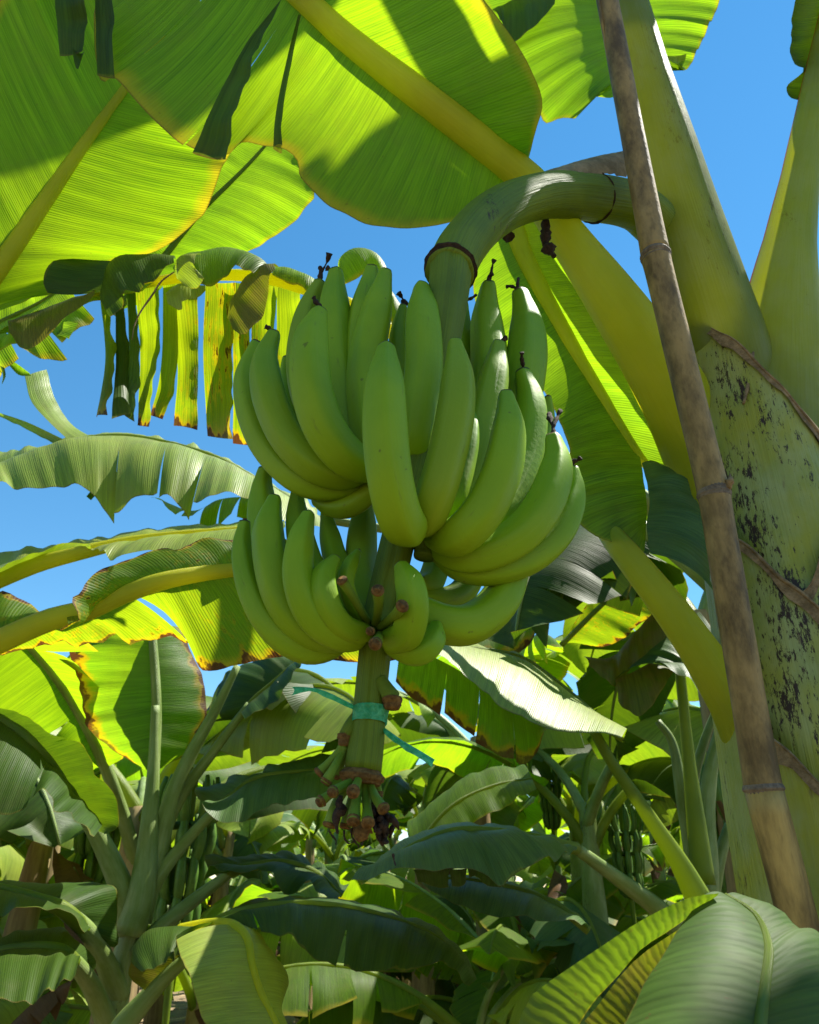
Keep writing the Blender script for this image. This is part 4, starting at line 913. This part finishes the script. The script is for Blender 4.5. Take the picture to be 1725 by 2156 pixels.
# a tattered leaf at the left edge above the sky gap, from the left plant
leaf(lp, [V(-140, 760, 1.6), V(-20, 690, 1.6), V(80, 640, 1.58), V(140, 600, 1.56)],
     [(None, [V(-140, 860, 1.55), V(-40, 790, 1.55), V(5, 770, 1.53), V(40, 745, 1.53), V(118, 742, 1.53), V(140, 690, 1.52), V(170, 640, 1.52)], dict(bulge=.06, tears=(.5, .72), gap=.03, s0=.4, droop=.03)), (None, [V(-140, 700, 1.6), V(-20, 640, 1.6), V(60, 615, 1.58), V(140, 590, 1.56)], dict(bulge=.05))],
     mat='leafy', rib='ribg', r=(.012, .008, .004), seed=17, flaps=[(L(V, 1.54, (130, 680), (128, 695), (118, 708)), L(V, 1.52, (166, 680), (158, 700), (150, 718)), 'leaf', dict(m=5, bulge=.1)),
     (L(V, 1.56, (10, 756), (30, 762), (62, 785)), L(V, 1.56, (18, 768), (40, 790), (66, 792)), 'leaf', dict(m=5, bulge=.1)), (L(V, 1.5, (0, 770), (6, 790), (4, 808)), L(V, 1.5, (10, 775), (12, 792), (5, 808)), 'dark', dict(m=4, bulge=.1))])

# --- young plant low on the left: K, M1, M2, M3, N, O and pale petioles
SX = V(262, 2000, 2.6)
yp = thing('banana_plant', 'young banana plant with pale petioles fanning out below the scorched leaf', 'banana plant', (SX[0], 2.6, 0))
Y0 = 2.6
stem(yp, [(SX[0] - .04, Y0, -.05), (SX[0] - .03, Y0, .6), R7(500, 1100, Y0), R7(530, 960, Y0), R7(570, 830, Y0), R7(610, 640, Y0)], [.09, .075, .052, .045, .040, .02], seed=3)
def PT(z, Y, rad, *pts, parent=yp, od=(0, 0, 1), mat='farpet'):
    return petiole(parent, L(z, Y, *pts), rad, od, mat)
PT(R7, Y0 - .03, [.014, .017, .022, .030, .040, .045], (655, -60), (648, 180), (632, 400), (615, 600), (590, 760), (545, 900), od=(.2, .9, .2))
PT(R7, Y0, [.012, .017, .022, .026, .03, .034], (1000, -230), (905, -40), (800, 150), (720, 330), (680, 500), (640, 660), (590, 850), od=(-.6, .7, .3))
PT(R7, Y0 + .05, [.012, .016, .020, .022, .024], (1050, -70), (900, 130), (780, 290), (700, 450), (620, 700), od=(-.6, .7, .3))
PT(R7, Y0 + .0, [.014, .018, .022, .026], (930, 352), (800, 490), (680, 640), (600, 790), od=(-.5, .6, .6))
PT(R7, Y0 - .0, [.014, .020, .024, .028], (985, 630), (800, 770), (690, 860), (570, 980), od=(-.5, .6, .6))
K_mid = L(R5, Y0 - .02, (636, 560), (645, 640), (656, 800), (660, 950), (650, 1160))
leaf(yp, K_mid, [(None, L(R5, Y0 + .1, (420, 570), (300, 640), (305, 720), (345, 850), (352, 950), (430, 1050), (600, 1158)), dict(bulge=.08, bdir=(0, -1, 0))), (None, L(R5, Y0 + .1, (760, 560), (790, 640), (850, 770), (868, 900), (845, 1030), (770, 1110), (695, 1150)), dict(bulge=.08, bdir=(0, -1, 0)))],
     mat='brown', rib='farpet', r=(.014, .016, .017), seed=20, label='hanging leaf scorched orange and brown along one margin')
M1 = L(R5, Y0 - .25, (-220, 900), (-60, 920), (60, 985), (150, 1065), (230, 1160, .05), (320, 1290, .1), (400, 1420, .15), (470, 1560, .2), (530, 1710, .24), (560, 1850, .25))
leaf(yp, M1[:7], [(None, L(R5, Y0 - .3, (-160, 820), (0, 905), (110, 935), (215, 1015), (325, 1045), (385, 1125), (420, 1200), (500, 1310), (498, 1400), (430, 1440)), dict(bulge=.06, tears=(.52,), gap=.02, s0=.5)), (None, L(R5, Y0 - .45, (-260, 1050), (-160, 1280), (-20, 1350), (80, 1340), (160, 1260), (190, 1250), (260, 1340), (340, 1400), (410, 1432)), dict(bulge=.08, tears=(.6,), gap=.03, s0=.2))],
     mat='dark', rib='ribg', r=(.010, .016, .020, .022), seed=21, label='dark leaf with curved yellow green midrib', petiole=(M1[5:], [.022, .026, .032, .036, .040], (-.3, .3, .9), 'farpet'))
M2 = L(R7, Y0 - .3, (-120, 700), (0, 705), (160, 755), (270, 800), (370, 890, .1), (440, 1010, .2), (500, 1160, .3))
leaf(yp, M2[:5], [(None, L(R7, Y0 - .1, (-120, 640), (0, 680), (100, 690), (270, 690), (420, 680), (490, 740), (495, 880), (480, 950), (400, 920)), dict(bulge=.06)), (None, L(R7, Y0 - .5, (-120, 820), (0, 820), (80, 790), (200, 790), (320, 830), (360, 890)), dict(bulge=.05))],
     mat='dark', rib='ribg', r=(.008, .014, .02, .022), seed=22, petiole=(M2[3:], [.02, .024, .028, .034], (-.3, .3, .9), 'farpet'))
M3 = L(R7, Y0 - .4, (-150, 1010), (60, 960), (250, 968), (330, 1040, .1), (400, 1150, .25), (470, 1330, .38))
leaf(yp, M3[:4], [(None, L(R7, Y0 - .2, (-150, 880), (0, 930), (110, 880), (240, 880), (330, 930), (400, 1010), (380, 1080)), dict(bulge=.06)), (None, L(R7, Y0 - .7, (-150, 1180), (20, 1180), (60, 1185), (200, 1160), (270, 1090), (320, 1060)), dict(bulge=.08))],
     mat='dark', rib='ribg', r=(.008, .014, .02), seed=23, petiole=(M3[2:], [.018, .022, .026, .03], (-.3, .3, .9), 'farpet'))
N_mid = L(R7, Y0 - .5, (760, 880, .2), (880, 858, .1), (980, 862), (1040, 920, -.05), (1060, 1030, -.1), (1095, 1140, -.12), (1150, 1250, -.14), (1200, 1360, -.15))
leaf(yp, N_mid, [(N_mid[2:], L(R7, Y0 - .7, (742, 924, .1), (760, 990, .05), (800, 1085), (840, 1215), (870, 1300), (900, 1380)), dict(bulge=.08, bdir=(0, -1, .5), wave=.004)), (N_mid[1:], L(R7, Y0 - .35, (900, 856), (1010, 858), (1110, 935), (1216, 1075), (1192, 1180), (1190, 1300), (1230, 1370)), dict(bulge=.06, bdir=(0, -1, .5)))],
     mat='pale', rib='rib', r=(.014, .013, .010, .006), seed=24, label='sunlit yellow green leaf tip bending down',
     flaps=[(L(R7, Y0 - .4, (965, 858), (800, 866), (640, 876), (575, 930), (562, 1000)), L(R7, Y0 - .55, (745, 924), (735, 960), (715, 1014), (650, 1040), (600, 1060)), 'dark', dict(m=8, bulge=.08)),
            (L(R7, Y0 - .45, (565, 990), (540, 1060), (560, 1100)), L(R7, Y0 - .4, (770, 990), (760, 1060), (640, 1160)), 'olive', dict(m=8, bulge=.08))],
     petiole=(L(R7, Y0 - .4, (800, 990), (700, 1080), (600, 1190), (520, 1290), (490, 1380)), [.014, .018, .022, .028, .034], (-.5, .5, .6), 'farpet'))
O_mid = L(V, 2.3, (360, 2010, .2), (440, 1950, .1), (500, 1922), (600, 1905), (700, 1907), (800, 1926), (900, 1962), (960, 2010), (995, 2070))
leaf(yp, O_mid, [(None, L(V, 2.1, (380, 2030, .2), (480, 1965, .1), (590, 1968), (640, 2000), (700, 2035), (740, 2042), (800, 2046), (862, 2042), (940, 2030), (990, 2075)), dict(bulge=.10, bdir=(0, -1, .3), wave=.006, tears=(.35, .62), gap=.01, s0=.5)), (None, L(V, 2.6, (400, 1990), (500, 1915), (600, 1898), (700, 1899), (800, 1918), (900, 1953), (965, 2000), (995, 2065)), dict(bulge=.05, m=6))],
     mat='dark', rib='ribg', r=(.014, .012, .008, .004), seed=25, label='long dark drooping leaf above the ground gap')
leaf(yp, L(R5, 2.6, (915, 1322), (980, 1270), (1070, 1205), (1200, 1180), (1400, 1165), (1480, 1180)), [(None, L(R5, 2.7, (835, 1290), (828, 1245), (900, 1228), (1080, 1185), (1120, 1160), (1250, 1125), (1380, 1100), (1480, 1120)), dict(bulge=.07)), (None, L(R5, 2.45, (850, 1300), (880, 1350), (960, 1392), (1100, 1340), (1200, 1300), (1300, 1290), (1400, 1280), (1480, 1230)), dict(bulge=.08, bdir=(0, -1, .4)))],
     mat='blue', rib='ribg', r=(.012, .008, .004), seed=26, label='dark green drooping leaf beside the flower stubs')
leaf(yp, L(R7, 2.6, (960, 645), (1000, 628), (1060, 615), (1200, 600), (1330, 640), (1440, 740)), [(None, L(R7, 2.75, (880, 640), (868, 572), (960, 585), (1060, 575), (1160, 560), (1300, 590), (1470, 690)), dict(bulge=.08, wave=.01)), (None, L(R7, 2.45, (850, 650), (900, 640), (1000, 640), (1130, 640), (1200, 735), (1300, 700), (1410, 760)), dict(bulge=.06, wave=.01))],
     mat='dark', rib='ribg', r=(.016, .012, .006), seed=27)

leaf(yp, L(R5, Y0 + .05, (1020, 925), (1080, 860), (1160, 790), (1250, 705)), [(None, L(R5, Y0 + .2, (960, 950), (885, 960), (900, 850), (960, 760), (1100, 690), (1240, 690)), dict(bulge=.08)), (None, L(R5, Y0 - .1, (1030, 950), (1120, 905), (1220, 800), (1260, 712)), dict(bulge=.08))],
     mat='dark', rib='ribg', r=(.012, .006), seed=28)

# --- plant on the right behind the pole: R, P, W, V leaves and tall petioles
RX = V(1480, 1900, 2.7)
rp = thing('banana_plant', 'banana plant with tall pale petioles between the bunch and the pole', 'banana plant', (RX[0], 2.7, 0))
Y1 = 2.7
stem(rp, [(RX[0], Y1, -.05), (RX[0], Y1, .7), R8(1215, 900, Y1), R8(1240, 740, Y1), R8(1245, 560, Y1)], [.11, .10, .075, .062, .03], seed=8)
PT(R6, Y1 - .1, [.016, .017, .018, .021, .03, .036], (1110, 500), (1138, 740), (1160, 960), (1185, 1200), (1215, 1450), (1240, 1650), parent=rp, od=(-.3, .9, .1), mat='ribg')
PT(R6, Y1, [.014, .018, .024, .030, .040, .046], (1345, 840), (1305, 1000), (1265, 1180), (1245, 1380), (1245, 1560), (1240, 1700), parent=rp, od=(-.5, .8, .1))
PT(R6, Y1 + .05, [.012, .016, .020, .024], (1295, 900), (1230, 1080), (1195, 1240), (1215, 1500), parent=rp, od=(-.5, .8, .1))
PT(R6, Y1 + .1, [.012, .018, .022, .03], (1045, 960), (1110, 1060), (1150, 1300), (1200, 1560), parent=rp, od=(.5, .8, .1))
PT(R8, Y1 + .1, [.014, .018, .022, .028], (1430, 340), (1360, 420), (1310, 560), (1270, 740), parent=rp, od=(-.5, .8, .1))
PT(R8, Y1 - .2, [.012, .018, .020, .024], (1520, 640), (1420, 740), (1330, 800), (1230, 880), parent=rp, od=(-.5, .6, .5))
PT(R6, Y1 - .25, [.016, .018, .021, .024, .03, .04], (770, 990), (850, 1130), (950, 1275), (1055, 1430), (1140, 1560), (1225, 1720), parent=rp, od=(.4, .3, .8), mat='ribg')
R_mid = L(R6, Y1 - .4, (-60, 520), (60, 565), (200, 640), (440, 684), (560, 752), (700, 866), (830, 985), (900, 1035))
leaf(rp, R_mid, [(None, L(R6, Y1 - .75, (-40, 600), (40, 640), (140, 690), (260, 790), (390, 905), (410, 914), (610, 1000), (820, 1012), (890, 1036)), dict(bulge=.08, bdir=(0, -1, .6), wave=.0015)), (None, L(R6, Y1 - .2, (-60, 500), (60, 552), (200, 628), (440, 672), (560, 742), (700, 856), (830, 978), (900, 1034)), dict(bulge=.02, m=5))],
     mat='pale', rib='ribg', r=(.005, .008, .012), seed=30, label='sunlit leaf sloping down with scorched strips hanging beneath')
leaf(rp, L(R6, Y1 - .3, (-40, 640), (100, 690), (260, 780), (400, 900), (600, 1000)), [(None, L(R6, Y1 - .35, (-60, 800), (0, 850), (110, 905), (200, 965), (380, 1082), (440, 1120), (500, 1130), (580, 1010)), dict(bulge=.05, tears=(.3, .52, .75), gap=.015, s0=.2, droop=.03))],
     mat='brown', r=None, seed=31, label='scorched backlit strips hanging beneath')
leaf(rp, L(R6, Y1, (200, 560), (330, 540), (460, 500), (570, 505)), [(None, L(R6, Y1 - .1, (170, 600), (190, 650), (300, 692), (420, 692), (500, 640), (545, 560), (575, 510)), dict(bulge=.08, bdir=(0, -1, 0))), (None, L(R6, Y1 + .2, (220, 500), (330, 460), (440, 488), (500, 486), (570, 500)), dict(bulge=.05))],
     mat='brown', rib='ribg', r=(.010, .006), seed=32, label='drooping leaf with brown margin under the lowest curved banana')
W = lambda *p: L(R6, Y1 - .15, *p)
leaf(rp, W((860, 790), (980, 690), (1100, 590), (1220, 500)), [(None, W((1020, 716, -.1), (1120, 712, -.1), (1225, 702, -.1), (1330, 690, -.1)), dict(bulge=.1, bdir=(0, -1, .5), k=10))],
     mat='blue', r=None, seed=33, label='twisted blue green leaf folded over on itself',
     flaps=[(W((730, 688, .1), (850, 690, .1), (960, 572, .1), (1090, 440, .1)), W((760, 730), (850, 800), (940, 740), (1100, 590)), 'olive', dict(m=8, bulge=.08)),
            (W((865, 785), (940, 755), (1020, 716), (1110, 742)), W((880, 870, -.1), (965, 942, -.12), (1050, 850, -.1), (1112, 745, -.05)), 'olive', dict(m=9, bulge=.08)),
            (W((1020, 715, -.05), (1130, 720), (1225, 724), (1300, 728)), W((1100, 742, -.15), (1185, 790, -.2), (1240, 862, -.2), (1305, 850, -.15)), 'blue', dict(m=9, bulge=.12, bdir=(0, -1, .3)))])
leaf(rp, L(R6, Y1 + .4, (640, 640), (760, 520), (900, 380), (980, 250)), [(None, L(R6, Y1 + .5, (740, 640), (850, 640), (960, 560), (1060, 460), (1000, 260)), dict(bulge=.06)), (None, L(R6, Y1 + .4, (660, 600), (740, 480), (800, 400), (765, 300), (820, 235), (900, 230)), dict(bulge=.06))],
     mat='speck', rib='ribg', r=(.012, .008), seed=34, label='yellowing speckled leaf hanging behind the red edged petiole')
leaf(rp, L(R6, Y1 + .2, (560, 470), (600, 380), (680, 280), (740, 230)), [(None, L(R6, Y1 + .1, (600, 500), (640, 400), (700, 330), (745, 240)), dict(bulge=.1)), (None, L(R6, Y1 + .2, (600, 280), (640, 220), (690, 190), (740, 225)), dict(bulge=.1))], mat='speck', r=None, seed=35)
P_mid = L(V, 2.1, (1440, 1970, .4), (1380, 1908, .35), (1300, 1848, .25), (1215, 1787, .1), (1110, 1762), (1010, 1748, -.05), (940, 1752, -.08), (860, 1785, -.1), (790, 1830, -.1))
leaf(rp, P_mid[3:], [(None, L(V, 1.85, (1215, 1789, .3), (1160, 1808), (1075, 1842), (1050, 1862), (1000, 1832), (960, 1828), (900, 1832), (840, 1830), (770, 1850), (740, 1850)), dict(bulge=.10, bdir=(0, -1, .5), wave=.008, k=6)), (None, L(V, 2.35, (1212, 1780), (1110, 1750), (1010, 1738), (940, 1742), (860, 1770), (790, 1822)), dict(bulge=.04, m=6))],
     mat='blue', rib='ribg', r=(.016, .012, .008, .004), seed=36, label='blue green wavy leaf arching away from the pole', petiole=(P_mid[:4], [.034, .026, .020, .016], (.3, .3, .9), 'farpet'),
     flaps=[(L(V, 1.9, (1060, 1845), (1000, 1832), (940, 1830), (870, 1832)), L(V, 1.95, (1055, 1868), (1000, 1858), (940, 1868), (880, 1860)), 'dark', dict(m=6, bulge=.08, tears=(.4, .6), gap=.03, s0=.0))])
leaf(rp, L(V, 2.3, (1240, 1960), (1160, 1900), (1060, 1866), (960, 1852), (880, 1856)), [(None, L(V, 2.15, (1225, 1948), (1140, 1936), (1062, 1932), (985, 1915), (925, 1885), (880, 1862)), dict(bulge=.08, bdir=(0, -1, .5))), (None, L(V, 2.5, (1210, 1920), (1130, 1880), (1060, 1860), (960, 1848), (880, 1852)), dict(bulge=.04))],
     mat='blue', rib='ribg', r=(.012, .006), seed=37)
leaf(rp, L(V, 3.0, (870, 1795), (950, 1700), (1040, 1655), (1120, 1640)), [(None, L(V, 2.9, (880, 1800), (970, 1745), (1060, 1700), (1130, 1660)), dict(bulge=.08)), (None, L(V, 3.2, (862, 1730), (920, 1680), (1000, 1625), (1100, 1610)), dict(bulge=.08))], mat='leaf', rib='ribg', r=(.012, .006), seed=38)
dlb = MB(); blade(dlb, L(R8, Y1 + .02, (1290, 340), (1350, 470), (1420, 600), (1450, 670)), L(R8, Y1, (1310, 335), (1380, 460), (1440, 590), (1470, 660)), m=6, bulge=.3, wave=.003, k=12, swap=True); dlb.build('dead_leaf', M['dry'], rp)

# a leaf behind the trunk at the right edge
leaf(main, L(V, 1.9, (1660, 960), (1760, 900), (1900, 850)), [(None, L(V, 1.9, (1650, 900), (1690, 840), (1760, 820), (1900, 800)), dict(bulge=.05)), (None, L(V, 1.9, (1670, 1010), (1760, 980), (1900, 930)), dict(bulge=.05))], mat='leaf', r=(.012, .008), seed=40)

# ================================================================== GROVE: plants copied with their parts
def make_leaf_variant(seed, length, e0, e1, mat, hw=.30, tear=6):
    rg = np.random.RandomState(seed)
    n = 14; s = np.linspace(0, 1, n)
    e = R(e0) + (R(e1) - R(e0)) * s ** 1.3
    p = np.zeros((n, 3)); st = length / (n - 1); az = rg.uniform(-.25, .25)
    for i in range(1, n):
        a = az * s[i] ** 2
        p[i] = p[i - 1] + st * np.array([math.cos(e[i]) * math.cos(a), math.cos(e[i]) * math.sin(a), math.sin(e[i])])
    b = 3; mid = p[b:]
    sb = np.linspace(0, 1, len(mid))
    w = hw * np.interp(sb, [0, .08, .25, .5, .8, .93, 1], [.12, .55, .9, 1, .8, .45, .05])
    T = unit(np.gradient(mid, axis=0)); S = unit(np.cross(T, [0, 0, 1.0])); Nn = np.cross(S, T)
    mb = MB()
    for sg in (-1, 1):
        d = R(rg.uniform(10, 55))
        edge = mid + S * (sg * w * math.cos(d))[:, None] - Nn * (w * math.sin(d))[:, None] + T * (w * .15)[:, None]
        tr = tuple(sorted(rg.uniform(.1, .92, rg.randint(2, tear + 1))))
        blade(mb, mid, edge, m=7, bulge=.08, bdir=(0, 0, 1), wave=.012, k=3, seed=seed * 3 + sg, tears=tr, gap=.012, s0=rg.uniform(.1, .5), droop=.07, nn=None if seed < 0 else 7)
    me = mb.mesh('leaf', M[mat])
    rb = MB(); tube(rb, p, [.030, .024, .018, .012, .008, .004], 26, 7)
    return me, rb.mesh('midrib', M['farpet' if seed % 2 else 'ribg'])
VAR = []
for i in range(14):
    VAR.append(make_leaf_variant(100 + i, 1.5 + .07 * (i % 6), (72, 62, 55, 78, 48, 66, 58)[i % 7], (-35, -60, -20, -75, -50, 0, -68)[i % 7], ('leaf', 'pale', 'leafy', 'blue', 'pale', 'leafy', 'dark')[i % 7], .27 + .03 * (i % 3)))
DEADV = [make_leaf_variant(200 + i, 1.0, (-5, 15, -30)[i], -89, 'dry', .13, 8) for i in range(3)]
def stem_mesh(seed, h):
    mb = MB(); tube(mb, [(0, 0, -.06), (0, 0, h * .4), (.01 * seed, 0, h * .8), (.02 * seed, 0, h * 1.05)], [.11, .10, .075, .05], 24, 14, wob=.03, seed=seed); return mb.mesh('pseudostem', M['sheath2' if seed % 4 == 1 else 'bark'])
STEMS = [stem_mesh(i, 1.0) for i in range(4)]
def plant(x, y, h, k, nl=8, dead=1):
    rg = np.random.RandomState(k)
    size = 'knee high sucker' if h < .7 else 'half grown banana plant' if h < 1.2 else 'banana plant' if h < 2.0 else 'tall banana plant'
    row = 'close behind the bunch' if y < 5.2 else 'in the middle of the grove' if y < 12 else 'far back in the grove'
    lab = size + (' with green stem ' if k % 4 == 1 else ' with brown stem ') + ('and dead leaves ' if dead else '') + row
    t = thing('banana_plant', lab, 'banana plant', (x, y, -.02), 'grove: ' + lab)
    t.rotation_euler = (0, 0, rg.rand() * 6.28)
    s = bpy.data.objects.new('pseudostem', STEMS[k % 4]); COL.objects.link(s); s.parent = t; s.scale = (1, 1, h)
    a = rg.rand() * 6.28
    for i in range(nl):
        me, rb = VAR[rg.randint(len(VAR))]
        o = bpy.data.objects.new('leaf', me); COL.objects.link(o); o.parent = t
        a += 2.4 + rg.uniform(-.4, .4); sc = rg.uniform(.85, 1.2) * min(1.1, .55 + h * .28)
        o.location = (0, 0, h * (1.02 - .05 * (i % 4))); o.rotation_euler = (rg.uniform(-.2, .2), rg.uniform(-.25, .3), a); o.scale = (sc, sc, sc)
        r_ = bpy.data.objects.new('midrib', rb); COL.objects.link(r_); r_.parent = o
    for i in range(dead):
        me, rb = DEADV[i % 3]
        o = bpy.data.objects.new('dead_leaf', me); COL.objects.link(o); o.parent = t
        o.location = (0, 0, h * (.88 - .16 * i)); o.rotation_euler = (0, rg.uniform(-.1, .3), rg.rand() * 6.28); sc = rg.uniform(.7, 1.1); o.scale = (sc, sc, sc)
    return t
k = 0
rg = np.random.RandomState(31)
rows = []
for y in (3.7, 4.7, 6.0, 7.4, 9.2, 11.2, 13.5, 16.5, 20.0, 25.0, 31.0):
    half = .56 * y + 1.0; step = 1.25 + .05 * y
    x = -half + rg.rand()
    while x < half:
        rows.append((x + rg.uniform(-.25, .25), y + rg.uniform(-.5, .5))); x += step
for (x, y) in rows:
    k += 1
    if -.17 < x / y < .06 and y < 7: continue
    h = rg.uniform(1.5, 2.2) + (.35 if x > .2 else 0) if y < 9 else rg.uniform(1.8, 2.6)
    plant(x, y, h, k, 7 if y < 14 else 6, 3 if rg.rand() < .6 else 0)
for i in range(95):                                  # suckers and half-grown plants between the rows
    y = 4.4 + 16 * rg.rand() ** 1.15; x = rg.uniform(-.58, .58) * y
    k += 1
    if y < 6.5 and -.2 < x / y < .05: continue
    plant(x, y, rg.uniform(.5, 1.25), k, 6, 2 if rg.rand() < .5 else 0)
for i in range(40):                                  # distant plants that close the view
    k += 1; y = rg.uniform(24, 46); plant(rg.uniform(-.6, .6) * y, y, rg.uniform(.8, 2.4), k, 7, 1)
# small dark bunches on plants further back
def small_bunch_meshes(seed):
    rg = np.random.RandomState(seed); hands = []
    for hnd in range(4):
        mb = MB(); z = -.13 * hnd; rr = .10 - .012 * hnd
        for i in range(9):
            a = i / 9 * 6.28 + rg.uniform(-.1, .1); c, s_ = math.cos(a), math.sin(a)
            tube(mb, [(c * .02, s_ * .02, z - .02), (c * rr * .8, s_ * rr * .8, z - .03), (c * rr * 1.15, s_ * rr * 1.15, z + .05), (c * rr, s_ * rr, z + .15)], [.010, .019, .020, .008], 9, 7)
        hands.append(mb.mesh('banana_hand', M['bananad']))
    st = MB(); tube(st, [(.0, .02, .35), (0, 0, .25), (0, 0, -.3), (.01, 0, -.75)], [.028, .025, .02, .012], 16, 8); return hands, st.mesh('stalk', M['stalk'])
SB = small_bunch_meshes(1)
for j, (x, y, Y, sc, lab) in enumerate(((385, 1810, 3.2, 1.0, 'small dark bunch hanging behind the pale petioles of the young plant'), (200, 1800, 4.4, 1.0, 'small dark bunch hanging beside the curved midrib of the dark leaf'), (1565, 1790, 3.3, 1.15, 'dark green bunch hanging close behind the pole'), (1320, 1800, 5.2, .9, 'small bunch hanging behind the blue green wavy leaf'), (1160, 1690, 6.4, .8, 'little dark bunch hanging above the blue green wavy leaf'))):
    p = V(x, y, Y); t = thing('banana_bunch', lab, 'banana bunch', tuple(p + [0, 0, .15])); t.scale = (sc,) * 3; t.rotation_euler = (0, 0, j * 1.3)
    for hm in SB[0]:
        o = bpy.data.objects.new('banana_hand', hm); COL.objects.link(o); o.parent = t
    o = bpy.data.objects.new('stalk', SB[1]); COL.objects.link(o); o.parent = t
